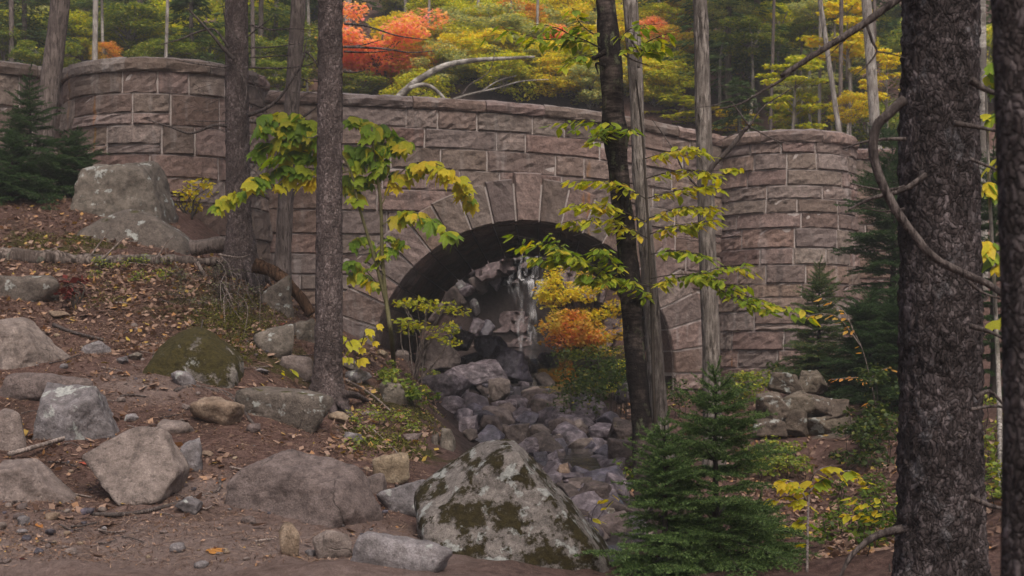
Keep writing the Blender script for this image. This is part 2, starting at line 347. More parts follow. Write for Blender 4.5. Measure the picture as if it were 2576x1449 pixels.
# ------------------------------------------------------------------ terrain
CP = []
for px, py, Y in [
    # left bank and path, from the foot of the picture up to the bridge
    (0, 1400, 8.7), (400, 1400, 8.7), (800, 1400, 8.6), (1080, 1400, 8.9), (0, 1290, 9.6), (400, 1290, 9.7), (800, 1300, 9.7),
    (0, 1180, 10.5), (300, 1150, 11.0), (600, 1110, 11.5), (0, 1020, 12.2), (300, 990, 12.8), (560, 990, 13.0), (800, 1120, 12.0),
    (0, 880, 14.0), (300, 860, 14.6), (620, 900, 14.4), (0, 760, 15.6), (300, 760, 16.0), (560, 780, 16.0), (0, 660, 16.9), (300, 665, 17.3), (560, 672, 17.7),
    (0, 520, 18.9), (200, 540, 19.2), (420, 590, 19.4), (-500, 800, 14.0), (-500, 600, 17.5), (-600, 1200, 10.0), (-800, 480, 21.0), (100, 470, 21.5), (450, 520, 21.2),
    (700, 800, 16.2), (690, 720, 18.2), (820, 1045, 14.5), (760, 900, 15.6), (900, 1010, 15.0), (960, 1130, 12.6), (1000, 1060, 14.0), (1000, 1230, 10.6),
    (860, 860, 18.6), (760, 770, 20.5), (920, 905, 21.2), (960, 880, 23.3), (800, 800, 22.6),
    # lip of the bank and brook bed
    (1110, 1090, 13.9), (1080, 1200, 11.6), (1020, 960, 17.5), (1040, 930, 20.5),
    (1180, 1140, 13.6), (1300, 1130, 14.6), (1250, 1060, 17.5), (1150, 1010, 19.0), (1300, 1010, 21.5), (1230, 985, 24.0), (1400, 985, 24.0), (1300, 960, 27.0), (1290, 940, 30.0), (1130, 940, 26.0),
    (1450, 1170, 13.6), (1400, 1250, 12.0), (1520, 1300, 11.2), (1620, 1420, 9.8), (1480, 1080, 17.0), (1500, 1010, 21.0), (1300, 1420, 10.4),
    # right bank
    (1600, 1140, 14.6), (1660, 1190, 13.6), (1640, 1060, 18.0), (1700, 1010, 22.0), (1760, 1230, 13.6), (1900, 1180, 17.0), (1850, 1010, 23.0), (2030, 980, 22.5),
    (2050, 1240, 16.0), (2050, 1330, 12.8), (2050, 1420, 10.8), (2230, 1110, 17.0), (2230, 980, 21.0), (2300, 1240, 13.0), (1800, 1400, 10.8),
    (2240, 935, 24.5), (2520, 1010, 14.5), (2520, 1160, 11.0), (2530, 1400, 8.0), (2800, 1000, 12.0), (2800, 900, 20.0), (3200, 850, 25.0), (2300, 1600, 7.0)]:
    v = P(px, py, Y); CP.append((v.x, v.y, v.z))
CP += [(0, 5, -.05), (-2.5, 5, -.05), (2, 4, -.15), (0, 0, -.05), (-3, 0, 0), (3, 0, .1), (0, -8, 0), (-8, -8, .6), (8, -8, .6), (-9, 3, .8), (9, 5, .9),
       (-12, 24, 4.6), (-18, 20, 4.8), (-16, 8, 2.6), (-9, 27, 4.6), (10, 27, 3.2), (16, 22, 3.6), (16, 10, 2.2), (20, 30, 4.6), (-22, 30, 5.2)]
CP = np.array(CP)
def tps_fit(c):
    n = len(c); d = np.linalg.norm(c[:, None, :2] - c[None, :, :2], axis=2)
    K = np.where(d > 0, d * d * np.log(d + 1e-9), 0.0) + np.eye(n) * 0.25
    Pm = np.concatenate([np.ones((n, 1)), c[:, :2]], axis=1)
    A = np.zeros((n + 3, n + 3)); A[:n, :n] = K; A[:n, n:] = Pm; A[n:, :n] = Pm.T
    return np.linalg.solve(A, np.concatenate([c[:, 2], np.zeros(3)]))
TW = tps_fit(CP)
def sstep(a, b, x): t = np.clip((x - a) / (b - a), 0, 1); return t * t * (3 - 2 * t)
def ground(X, Y):
    X = np.asarray(X, dtype=float); Y = np.asarray(Y, dtype=float); sh = X.shape; x = X.ravel(); y = Y.ravel()
    xc = np.clip(x, -20, 20); yc = np.clip(y, -8, 30)
    out = np.empty(len(x))
    for s in range(0, len(x), 20000):
        a = xc[s:s + 20000]; b = yc[s:s + 20000]
        d = np.sqrt((a[:, None] - CP[None, :, 0]) ** 2 + (b[:, None] - CP[None, :, 1]) ** 2)
        out[s:s + 20000] = (np.where(d > 0, d * d * np.log(d + 1e-9), 0) @ TW[:-3]) + TW[-3] + TW[-2] * a + TW[-1] * b
    xb = np.interp(y, [9, 10, 11.4, 13.6, 17.5, 24, 33], [1.15, 1.05, .80, .50, .22, .2, .3]); hb = np.interp(y, [9, 13, 17, 24], [.55, .85, 1.25, 2.0])
    out = out - .32 * np.exp(-((x - xb) / hb) ** 6) * sstep(9.6, 11.0, y) * (1 - sstep(21, 26, y))
    # beyond the bridge: a wooded hill, cut by the gorge of the brook that ends in a cliff
    hill = 4.55 + .50 * np.maximum(0, y - 32.5) - .0016 * np.maximum(0, y - 60) ** 2 + .35 * np.sin(x * .45 + y * .2)
    hill = np.minimum(hill, 4.55 + .5 * 42)
    g = 1 - sstep(3.0, 6.4, np.abs(x - .35 - .04 * (y - 28)))
    floor_ = .85 + .08 * (y - 28)
    cl = sstep(37.0, 39.8, y)
    gz = floor_ * (1 - cl) + (hill + .6) * cl
    back = hill * (1 - g) + gz * g
    t = sstep(28.5, 30.5, y)
    return (out * (1 - t) + back * t).reshape(sh)
def gz(x, y): return float(ground(np.array([x]), np.array([y]))[0])
def G(px, py, y0=6.0, y1=24.5, lift=0.0):
    ys = np.linspace(y0, y1, 500); xs = (px - CXP) / F * ys; zs = EYE + (HOR - py) / F * ys
    d = zs - fine(xs, ys); i = np.argmax(d < 0) if (d < 0).any() else int(np.argmin(np.abs(d)))
    return Vector((xs[i], ys[i], fine(xs[i:i + 1], ys[i:i + 1])[0] + lift))

def axis(stops):
    out = []
    for a, b, s in stops: out += list(np.arange(a, b, s))
    return np.array(out + [stops[-1][1]])
gx = axis([(-150, -30, 12), (-30, -10, 1.0), (-10, -5, .22), (-5, 5, .10), (5, 10, .22), (10, 30, 1.0), (30, 150, 12)])
gy = axis([(-60, -6, 6), (-6, 6, .6), (6, 19, .085), (19, 38, .2), (38, 60, .9), (60, 170, 6)])
GXX, GYY = np.meshgrid(gx, gy, indexing='ij')
GZ = ground(GXX, GYY)
flat = np.stack([GXX.ravel(), GYY.ravel(), GZ.ravel()], axis=1)
nz = np.zeros(len(flat)); near = (np.abs(flat[:, 0]) < 12) & (flat[:, 1] > 4) & (flat[:, 1] < 40)
idx = np.where(near)[0]
q = flat[idx].copy(); q[:, 2] = 0
nz[idx] = noise_arr(q, 1.6, 3.1, 4) * .06 + noise_arr(q, 7.0, 1.3, 3) * .022
flat[:, 2] += nz
ni, nj = GXX.shape
GFINE = flat[:, 2].reshape(ni, nj)
def fine(x, y):
    x = np.clip(np.asarray(x, dtype=float), gx[0], gx[-1] - 1e-6); y = np.clip(np.asarray(y, dtype=float), gy[0], gy[-1] - 1e-6)
    i = np.searchsorted(gx, x, side='right') - 1; j = np.searchsorted(gy, y, side='right') - 1
    u = (x - gx[i]) / (gx[i + 1] - gx[i]); v = (y - gy[j]) / (gy[j + 1] - gy[j])
    return (GFINE[i, j] * (1 - u) + GFINE[i + 1, j] * u) * (1 - v) + (GFINE[i, j + 1] * (1 - u) + GFINE[i + 1, j + 1] * u) * v
def gz(x, y): return float(fine(np.array([x]), np.array([y]))[0])
ii, jj = np.meshgrid(np.arange(ni - 1), np.arange(nj - 1), indexing='ij'); b0 = (ii * nj + jj).ravel()
gf = np.stack([b0, b0 + nj, b0 + nj + 1, b0 + 1], axis=1)
def zone(px, py, Y, r):
    v = P(px, py, Y); return (v.x, v.y, r)
def soft(zs):
    o = np.zeros(len(flat))
    for x, y, r in zs: o = np.maximum(o, np.exp(-(((flat[:, 0] - x) ** 2 + (flat[:, 1] - y) ** 2) / (r * r))))
    return o
path = soft([zone(560, 1370, 8.9, .95), zone(800, 1370, 9.0, .9), zone(300, 1370, 8.9, .9), zone(1000, 1360, 9.2, .7), zone(60, 1380, 8.8, .9), zone(560, 1250, 10.2, .5), zone(350, 960, 13.0, .5), (-.6, 7.2, 1.5), (-.2, 5, 1.5)])
mossz = soft([zone(620, 800, 15.6, .8), zone(560, 740, 16.6, .8), zone(720, 880, 15.2, .6), zone(950, 1110, 13.0, .5), zone(1010, 1130, 12.8, .5), zone(100, 610, 17.6, .7), zone(210, 600, 17.9, .6),
              zone(1080, 1060, 14.4, .45), zone(1000, 1010, 15.4, .6), zone(480, 790, 15.8, .6), zone(540, 870, 14.6, .5)])
bed = np.exp(-((flat[:, 0] - np.interp(flat[:, 1], [9, 10, 11.4, 13.6, 17.5, 24, 33], [.95, .9, .7, .45, .25, .2, .3])) / np.interp(flat[:, 1], [9, 13, 24, 33], [.7, 1.1, 2.0, 2.4])) ** 4) * (flat[:, 1] > 9.5)
me = new_mesh('ground', flat, gf)
ca = me.color_attributes.new('zone', 'FLOAT_COLOR', 'POINT')
cc = np.ones((len(flat), 4), dtype=np.float32); cc[:, 0] = path; cc[:, 1] = mossz; cc[:, 2] = bed
ca.data.foreach_set('color', cc.ravel())
def ground_mat():
    k = NT('forest_floor')
    n1 = k.noise(1.3, 5, .65); n2 = k.noise(12, 6, .7); n3 = k.noise(95, 4, .75)
    fib = k.noise(55, 4, .7, k.vec((1, .35, 1)), 1.5)
    c = k.ramp(n2, [(.30, (.064, .036, .031)), (.48, (.130, .076, .064)), (.70, (.212, .136, .116))])
    c = k.mix(.6, c, k.ramp(fib, [(.3, .2), (.5, .48), (.72, .85)]), 'OVERLAY')
    c = k.mix(.4, c, k.ramp(n3, [(.3, .25), (.7, .8)]), 'OVERLAY')
    c = k.mix(k.ramp(n1, [(.34, .55), (.50, 0.0)]), c, (.06, .040, .030))
    at = k.attr('zone'); sp = k.n.new('ShaderNodeSeparateColor'); k.lk(at, sp.inputs[0])
    dirt = k.mix(.5, k.ramp(n2, [(.3, (.17, .123, .108)), (.7, (.29, .225, .205))]), k.ramp(n3, [(.3, .3), (.7, .8)]), 'OVERLAY')
    c = k.mix(k.math('MULTIPLY', sp.outputs[0], k.ramp(n1, [(.25, .5), (.5, 1.0)])), c, dirt)
    mk = k.ramp(k.math('ADD', k.math('MULTIPLY', sp.outputs[1], .55), k.noise(4.5, 5, .65, k.vec(off=(4, 4, 4)))), [(.74, 0.0), (.86, .9)])
    c = k.mix(mk, c, k.ramp(n3, [(.3, (.028, .028, .007)), (.7, (.085, .08, .016))]))
    c = k.mix(sp.outputs[2], c, k.ramp(n2, [(.3, (.014, .011, .011)), (.7, (.055, .044, .044))]))
    b = k.bump(k.math('ADD', n2, k.math('MULTIPLY', fib, .8)), .9, .05); b = k.bump(n3, .6, .012, b)
    return k.done(k.bsdf(c, .95, b, .12))
me.materials.append(ground_mat())
struct(link('ground', me))

# ------------------------------------------------------------------ the bridge
FX0, FY0, FX1, FY1 = -4.05, 23.0, 3.85, 25.4
def face_y(x): return FY0 + (x - FX0) * (FY1 - FY0) / (FX1 - FX0)
FL = math.hypot(FX1 - FX0, FY1 - FY0); FT = np.array([(FX1 - FX0) / FL, (FY1 - FY0) / FL]); FN = np.array([FT[1], -FT[0]])
TOPX = [-14, -4.05, -2.1, 0, 1.2, 2.33, 3.85, 12]; TOPZ = [5.85, 5.67, 5.71, 5.71, 5.66, 5.54, 5.31, 5.2]
def ztop(x): return np.interp(x, TOPX, TOPZ)
ACX, ACZ, AR, AT = .25, 1.04, 2.62, .72           # arch: centre, springing, radius, ring depth
BK = 7.4; ADX = .18 / 7.4                          # barrel length and its slight skew
ZB = -.3
bridge = thing('stone_bridge', 'rough-cut granite arch bridge with two rounded turrets crossing the brook', 'bridge', (ACX, face_y(ACX) + 3, ACZ - .4))

class Surf:                                        # a vertical wall surface: s along the wall, z up
    def __init__(s, fn, top): s.fn = fn; s.top = top
def flat_surf(x0, y0, x1, y1, topf, batter=0.0):
    L = math.hypot(x1 - x0, y1 - y0); t = np.array([(x1 - x0) / L, (y1 - y0) / L]); n = np.array([t[1], -t[0]])
    def fn(s, z, d):
        s = np.asarray(s, dtype=float); d = d + batter * (5.5 - np.asarray(z, dtype=float))
        return np.stack([x0 + t[0] * s + n[0] * d, y0 + t[1] * s + n[1] * d, np.broadcast_to(z, s.shape)], axis=-1)
    r = Surf(fn, lambda s: topf(x0 + t[0] * s)); r.L = L; return r
def round_surf(cx, cy, rad, a0, a1, zt, batter=.03):
    # angle measured from -Y, growing towards +X
    def fn(s, z, d):
        s = np.asarray(s, dtype=float); a = a0 + s / rad; rr = rad + d + batter * (zt - np.asarray(z, dtype=float))
        return np.stack([cx + np.sin(a) * rr, cy - np.cos(a) * rr, np.broadcast_to(z, s.shape)], axis=-1)
    r = Surf(fn, lambda s: zt + 0 * np.asarray(s, dtype=float)); r.L = (a1 - a0) * rad; return r

def stone(surf, s0, s1, zf0, zf1, parent, rnd, proud=.022, J=.011, trim=None, name='stone'):
    """rock-faced block: bottom and top given as functions of s"""
    w = s1 - s0 - 2 * J; hh = float(np.mean(zf1(np.array([s0, s1])) - zf0(np.array([s0, s1]))))
    nu = max(4, min(9, int(w / .12) + 3)); nv = max(4, min(6, int(hh / .1) + 2)); eu, ev = min(.2, .022 / w), min(.2, .020 / hh)
    us = np.concatenate([[0], [.0], np.linspace(eu, 1 - eu, nu), [1.0], [1.0]]); vs = np.concatenate([[0], [0], np.linspace(ev, 1 - ev, nv), [1.0], [1.0]])
    S = s0 + J + us[:, None] * w + np.zeros((1, len(vs)))
    zb = zf0(S) + J * .55; zt = zf1(S) - J * .55
    Z = zb + (zt - zb) * vs[None, :]
    D = np.full(S.shape, .006); D[:, 1] = .016
    inner = D[2:-2, 2:-2]; rs_ = np.random.RandomState(rnd.randrange(10 ** 6))
    D[2:-2, 2:-2] = proud + rs_.normal(0, .009, inner.shape) + rnd.uniform(-.006, .014)
    tx, tz = rnd.uniform(-.012, .012), rnd.uniform(.0, .022)
    D[2:-2, 2:-2] += tx * np.linspace(-1, 1, inner.shape[0])[:, None] + tz * np.linspace(1, -.6, inner.shape[1])[None, :]
    if rnd.random() < .25: D[2:-2, 2:2 + rnd.choice([1, 2])] -= rnd.uniform(.008, .02) * (rs_.rand(inner.shape[0], 1) < .6)
    D[0, :] = D[-1, :] = -.06; D[:, 0] = D[:, -1] = -.06
    S = S + np.where(D > 0, rs_.normal(0, .004, S.shape), 0); Z = Z + np.where(D > 0, rs_.normal(0, .003, S.shape), 0)
    V = surf.fn(S, Z, D)
    if trim is not None: V = trim(V)
    a, b = S.shape
    f = [(i * b + j, (i + 1) * b + j, (i + 1) * b + j + 1, i * b + j + 1) for i in range(a - 1) for j in range(b - 1)]
    return obj(name, V.reshape(-1, 3), f, M['stone'], parent, smooth=False)

def lay(surf, s0, s1, zlo, parent, seed, keep=None, trim=None, band=(.38, .62), wid=(.5, 1.25), cop=.2):
    """random ashlar between zlo and the coping; courses fan with the slope of the top"""
    rnd = random.Random(seed); Lh = 5.5 - ZB; v = 1.0
    mx = lambda vv: (lambda S: ZB + (surf.top(S) - cop - ZB) * vv)
    while True:
        h = rnd.uniform(*band) / Lh; v2 = v - h
        if ZB + v * Lh < zlo: break
        s = s0 - rnd.uniform(0, .3)
        while s < s1 - .12:
            w = rnd.uniform(*wid); e = min(s + w, s1)
            if s1 - e < .3: e = s1
            a = max(s, s0)
            if e - a > .08:
                cells = []
                r = rnd.random()
                if h * Lh > .36 and r < .28:
                    k = v2 + h * rnd.choice([.33, .38, .6, .66]); cells = []
                    if e - a > .75 and rnd.random() < .6:
                        m_ = a + (e - a) * rnd.uniform(.35, .65)
                        if rnd.random() < .5: cells = [(a, m_, v2, k), (m_, e, v2, k), (a, e, k, v)]
                        else: cells = [(a, e, v2, k), (a, m_, k, v), (m_, e, k, v)]
                    else: cells = [(a, e, v2, k), (a, e, k, v)]
                else: cells = [(a, e, v2, v)]
                for c in cells:
                    if keep is None or keep(surf, *c[:2], mx(c[2]), mx(c[3])):
                        stone(surf, c[0], c[1], mx(c[2]), mx(c[3]), parent, rnd, trim=trim)
            s = e
        v = v2

def strip(surf, ss, zlo, d, ztop_off=0.0):
    S = np.array(ss); zt = surf.top(S) + ztop_off
    lo = np.broadcast_to(zlo, S.shape)
    k = 6; ZZ = lo[:, None] + (zt - lo)[:, None] * np.linspace(0, 1, k)[None, :]
    V = surf.fn(np.repeat(S[:, None], k, axis=1), ZZ, d); n = len(S)
    f = [(i * k + j, (i + 1) * k + j, (i + 1) * k + j + 1, i * k + j + 1) for i in range(n - 1) for j in range(k - 1)]
    return V.reshape(-1, 3), f

def coping(surf, s0, s1, parent, seed, h=.20, depth=.5, over=.07, wl=(.9, 1.5)):
    rnd = random.Random(seed); s = s0
    while s < s1 - .05:
        e = min(s + rnd.uniform(*wl), s1)
        if s1 - e < .35: e = s1
        n = max(5, int((e - s) / .12)); us = np.linspace(s + .006, e - .006, n)
        prof = [(-.05, -.005), (over * .7, .0), (over, .03), (over + .015, h * .55), (over - .02, h * .9), (over - .10, h + .012), (-depth * .5, h + .02), (-depth, h * .9), (-depth - .02, 0)]
        V = []
        for i, u in enumerate(us):
            for j, (d, z) in enumerate(prof):
                zz = surf.top(np.array([u]))[0] - h + z + (rnd.gauss(0, .007) if 1 < j < 7 else 0)
                V.append(surf.fn(np.array([u]), zz, d + (rnd.gauss(0, .010) if 1 <= j < 6 else 0))[0])
        m = len(prof); f = [(i * m + j, (i + 1) * m + j, (i + 1) * m + (j + 1) % m, i * m + (j + 1) % m) for i in range(n - 1) for j in range(m)]
        f += [tuple(range(m - 1, -1, -1)), tuple((n - 1) * m + j for j in range(m))]
        obj('coping_stone', np.array(V), f, M['stone'], parent, smooth=False); s = e

# main face ---------------------------------------------------------
fs = flat_surf(FX0, FY0, FX1, FY1, ztop)
def arch_xz(x): return ACZ + np.sqrt(np.maximum(0, AR ** 2 - (x - ACX) ** 2))
ss = np.unique(np.concatenate([np.linspace(0, FL, 60), [(ACX - AR - FX0) / FT[0], (ACX + AR - FX0) / FT[0]], (ACX + AR * np.cos(np.linspace(0, math.pi, 60)) - FX0) / FT[0]]))
def core(y_off, side, surf):
    B = Bag()
    for i in range(len(ss) - 1):
        a, b = ss[i] + 1e-6, ss[i + 1] - 1e-6; x = FX0 + FT[0] * np.array([a, b])
        ax = np.where(np.abs(x - ACX) < AR - 1e-4, arch_xz(x), ZB if np.abs(x - ACX).min() >= AR - 1e-4 else ACZ)
        if np.abs(x.mean() - ACX) < AR: ax = arch_xz(np.clip(x, ACX - AR, ACX + AR))
        v, f = strip(surf, [ss[i], ss[i + 1]], ax, 0.0, -.1); B.add(v, f)
    return B
body = obj('wall_core', core(0, 1, fs).V(), core(0, 1, fs).f, M['mortar'], bridge, smooth=False)
def trim_arch(V):
    x = V[..., 0] - ACX; z = V[..., 2] - ACZ; r = np.hypot(x, np.maximum(z, 0)); rm = AR + .2
    m = (r < rm); k = np.where(m, rm / np.maximum(r, 1e-6), 1.0)
    o = V.copy()
    nx = ACX + np.where(z > 0, x * k, np.sign(x) * np.maximum(np.abs(x), rm)); o[..., 0] = np.where(m, nx, V[..., 0])
    o[..., 2] = np.where(m & (z > 0), ACZ + z * k, V[..., 2]); o[..., 1] = V[..., 1] + (o[..., 0] - V[..., 0]) * FT[1] / FT[0]
    return o
def keep_arch(surf, a, b, f0, f1):
    s = np.linspace(a, b, 5); best = 0
    for ff in (f0, f1):
        p = surf.fn(s, ff(s), 0); x = p[:, 0] - ACX; z = p[:, 2] - ACZ
        best = max(best, np.hypot(x, np.maximum(z, 0)).max())
    return best > AR + AT - .02
spandrel = obj('spandrel_wall', *[np.array([fs.fn(np.array([0.0]), 4.6, -.3)[0], fs.fn(np.array([FL]), 4.6, -.3)[0], fs.fn(np.array([FL]), 4.9, -.3)[0], fs.fn(np.array([0.0]), 4.9, -.3)[0]]), [(0, 1, 2, 3)]], M['mortar'], bridge, smooth=False)
lay(fs, 0, FL, .2, spandrel, 11, keep_arch, trim_arch, band=(.24, .42), wid=(.5, 1.5))
parapet = obj('parapet', *strip(fs, np.linspace(0, FL, 30), ztop(0) - 1.2, -.45), M['mortar'], bridge)
coping(fs, -.02, FL + .05, parapet, 5)

# arch ring -----------------------------------------------------------
rg = []
for a_ in np.linspace(-.02, math.pi + .02, 60):
    for r_, d_ in ((AR + .012, -.5), (AR + .012, .055), (AR + AT - .07, .055), (AR + AT - .07, -.1)):
        x_ = ACX + r_ * math.cos(a_); rg.append((x_ + FN[0] * d_, face_y(x_) + FN[1] * d_, ACZ + r_ * math.sin(a_)))
ring = obj('arch_ring', np.array(rg), [(i * 4 + j, i * 4 + j + 1, (i + 1) * 4 + j + 1, (i + 1) * 4 + j) for i in range(59) for j in range(3)], M['mortar'], bridge, smooth=False)
NV = 21; rr = random.Random(4)
def voussoir(a0, a1, r0, r1, parent, proud=.045, ndep=.75, y_shift=0.0):
    na, nr = 7, 8; j = .014
    A = np.concatenate([[a0 + j / r0], [a0 + j / r0], np.linspace(a0 + .024 / r0, a1 - .024 / r0, na - 2), [a1 - j / r0], [a1 - j / r0]])
    Rr = np.concatenate([[r0], [r0 + .004], np.linspace(r0 + .025, r1 - .03, nr - 2), [r1 - .01], [r1 - .01]])
    AA, RRm = np.meshgrid(A, Rr, indexing='ij')
    D = np.full(AA.shape, .066); inn = D[2:-2, 2:-2]; D[2:-2, 2:-2] = proud + np.random.RandomState(rr.randrange(10 ** 6)).normal(0, .009, inn.shape) + rr.uniform(-.006, .01)
    D[:, 1] = proud * .6
    D[0, :] = D[-1, :] = -.1; D[:, -1] = -.1; D[:, 0] = -.42 - rr.uniform(0, .22)
    X = ACX + RRm * np.cos(AA); Z = ACZ + RRm * np.sin(AA)
    V = np.stack([X + FN[0] * D, face_y(X) + FN[1] * D, Z], axis=-1); a, b = AA.shape
    f = [(i * b + q, i * b + q + 1, (i + 1) * b + q + 1, (i + 1) * b + q) for i in range(a - 1) for q in range(b - 1)]
    return obj('voussoir', V.reshape(-1, 3), f, M['stone'], parent, smooth=False)
da = math.pi / NV
for i in range(NV):
    key = i == NV // 2
    voussoir(i * da, (i + 1) * da, AR, AR + (AT + .13 if key else AT + rr.uniform(-.05, .05)), ring, .12 if key else .085)
for sgn in (-1, 1):                                 # jamb stones below the springing
    z = ACZ
    while z > -.2:
        h = rr.uniform(.3, .42); x0, x1 = (ACX - AR - .62, ACX - AR) if sgn < 0 else (ACX + AR, ACX + AR + .62)
        s0_, s1_ = (x0 - FX0) / FT[0], (x1 - FX0) / FT[0]
        stone(fs, s0_, s1_, lambda S, q=z - h: q + 0 * S, lambda S, q=z: q + 0 * S, ring, rr, proud=.085, name='jamb_stone'); z -= h

# barrel ---------------------------------------------------------------
def bar_pt(a, t, r):
    x = ACX + r * math.cos(a); return (x + ADX * t * BK, face_y(ACX + r * math.cos(a)) * (1 - t) + (face_y(ACX) + BK) * t, ACZ + r * math.sin(a))
B = Bag(); na = 40
for i in range(na + 1):
    pass
angs = np.linspace(0, math.pi, na); ts = np.linspace(.01, 1, 12)
bv = [bar_pt(a, t, AR + .05) for a in angs for t in ts]
bf = [(i * 12 + j, i * 12 + j + 1, (i + 1) * 12 + j + 1, (i + 1) * 12 + j) for i in range(na - 1) for j in range(11)]
n0 = len(bv)
for sgn in (0, math.pi):
    base = len(bv)
    for t in ts:
        p = bar_pt(sgn, t, AR + .05); bv.append(p); bv.append((p[0], p[1], -.4))
    bf += [(base + 2 * j, base + 2 * j + 1, base + 2 * j + 3, base + 2 * j + 2) for j in range(11)]
barrel = obj('arch_barrel', np.array(bv), bf, M['mortar'], bridge)
rb = random.Random(9)
def barrel_stone(a0, a1, t0, t1, jamb=None):
    n, m = 4, 6; V = []; bump_ = rb.uniform(-.02, .015)
    for i in range(n + 2):
        for j in range(m + 2):
            u = min(max((i - 1) / (n - 1), 0), 1); w = min(max((j - 1) / (m - 1), 0), 1)
            edge = i in (0, n + 1) or j in (0, m + 1); bor = i in (1, n) or j in (1, m)
            d = .06 if edge else (-.012 if bor else -.035 + bump_ + rb.gauss(0, .016))
            t = t0 + .0015 + (t1 - t0 - .003) * w
            if jamb is None:
                a = a0 + .005 + (a1 - a0 - .010) * u; V.append(bar_pt(a, t, AR + d))
            else:
                p = bar_pt(jamb, t, AR + d); V.append((p[0], p[1], a0 + .012 + (a1 - a0 - .024) * u))
    b = m + 2; f = [(i * b + j, i * b + j + 1, (i + 1) * b + j + 1, (i + 1) * b + j) for i in range(n + 1) for j in range(m + 1)]
    if jamb is not None and jamb == 0: f = [q[::-1] for q in f]
    obj('soffit_stone', np.array(V), f, M['stone'], barrel, smooth=False)
for i in range(NV):
    t = .055
    while t < .985:
        e = min(t + rb.uniform(.055, .12), 1.0)
        if 1 - e < .05: e = 1.0
        barrel_stone(i * da, (i + 1) * da, t, e); t = e
for jm in (0, math.pi):
    z = ACZ
    while z > .1:
        h = rb.uniform(.3, .4); t = .05
        while t < .985:
            e = min(t + rb.uniform(.1, .18), 1.0)
            if 1 - e < .05: e = 1.0
            barrel_stone(z - h, z, t, e, jm); t = e
        z -= h
# far face of the bridge, its parapet, and the fill that carries the road
bx0, bx1 = -12.0, 11.0; by = face_y(ACX) + BK
bk = flat_surf(bx1, by, bx0, by, lambda x: ztop(x) - .1)
B = Bag(); xs = np.unique(np.concatenate([np.linspace(bx0, bx1, 24), ACX + .18 + (AR + .05) * np.cos(np.linspace(0, math.pi, 40))]))
for i in range(len(xs) - 1):
    x = np.array([xs[i], xs[i + 1]]); c = x.mean() - ACX - .18
    lo = np.where(np.abs(c) < AR + .05, ACZ + np.sqrt(np.maximum(0, (AR + .05) ** 2 - (x - ACX - .18) ** 2)), ZB)
    B.add([(x[0], by, lo[0]), (x[1], by, lo[1]), (x[1], by, ztop(x[1]) - .1), (x[0], by, ztop(x[0]) - .1)], [(0, 1, 2, 3)])
obj('far_wall', B.V(), B.f, M['stone'], bridge, smooth=False)
coping(bk, 0, bk.L, obj('far_parapet', *strip(bk, np.linspace(0, bk.L, 20), 4.5, -.5, -.02), M['mortar'], bridge), 6)
rx = np.linspace(-30, 26, 60); rv = []; 
for x in rx:
    yl = np.interp(x, [-30, -13, -8, -4.05, 3.85, 5, 12, 26], [16, 17.5, 22.6, 23.4, 25.8, 27.0, 27.0, 27.0]); zz = float(np.interp(x, TOPX, TOPZ)) - .95
    rv += [(x, yl, zz), (x, (yl + by) / 2, zz + .06), (x, by - .1, zz)]
rf = [(i * 3 + j, (i + 1) * 3 + j, (i + 1) * 3 + j + 1, i * 3 + j + 1) for i in range(len(rx) - 1) for j in range(2)]
struct(obj('carriage_road', np.array(rv), rf, plain('gravel_road', (.26, .22, .20), .95)))

# turrets and wing walls -------------------------------------------------
def turret(cx, cy, rad, a0, a1, zt, zlo, seed, lab, band):
    sf = round_surf(cx, cy, rad, a0, a1, zt)
    t = obj('turret', *strip(sf, np.linspace(0, sf.L, 40), zlo - .6, 0.0, -.1), M['mortar'], bridge); t['label'] = lab
    lay(sf, 0, sf.L, zlo, t, seed, band=band, wid=(.45, 1.15))
    coping(sf, -.03, sf.L + .03, t, seed + 1, h=.215, depth=.45, wl=(.9, 1.3))
turret(-5.65, 23.0, 1.6, math.radians(-92), math.radians(90), 5.87, 2.2, 21, 'rounded turret at the left end of the bridge', (.31, .48))
turret(5.0, 25.85, 1.25, math.radians(-70), math.radians(135), 5.30, .35, 31, 'rounded turret at the right end of the bridge', (.22, .38))
def wing(x0, y0, x1, y1, z, zlo, seed, name):
    sf = flat_surf(x0, y0, x1, y1, lambda x: z + 0 * np.asarray(x, dtype=float))
    w = obj(name, *strip(sf, np.linspace(0, sf.L, 20), zlo - .6, 0.0, -.1), M['mortar'], bridge)
    lay(sf, 0, sf.L, zlo, w, seed, band=(.40, .62)); coping(sf, 0, sf.L, w, seed + 1)
wing(-12.6, 18.4, -7.1, 22.75, 5.95, 2.8, 41, 'wing_wall')
wing(5.9, 26.65, 12.5, 26.75, 5.28, .6, 51, 'wing_wall')
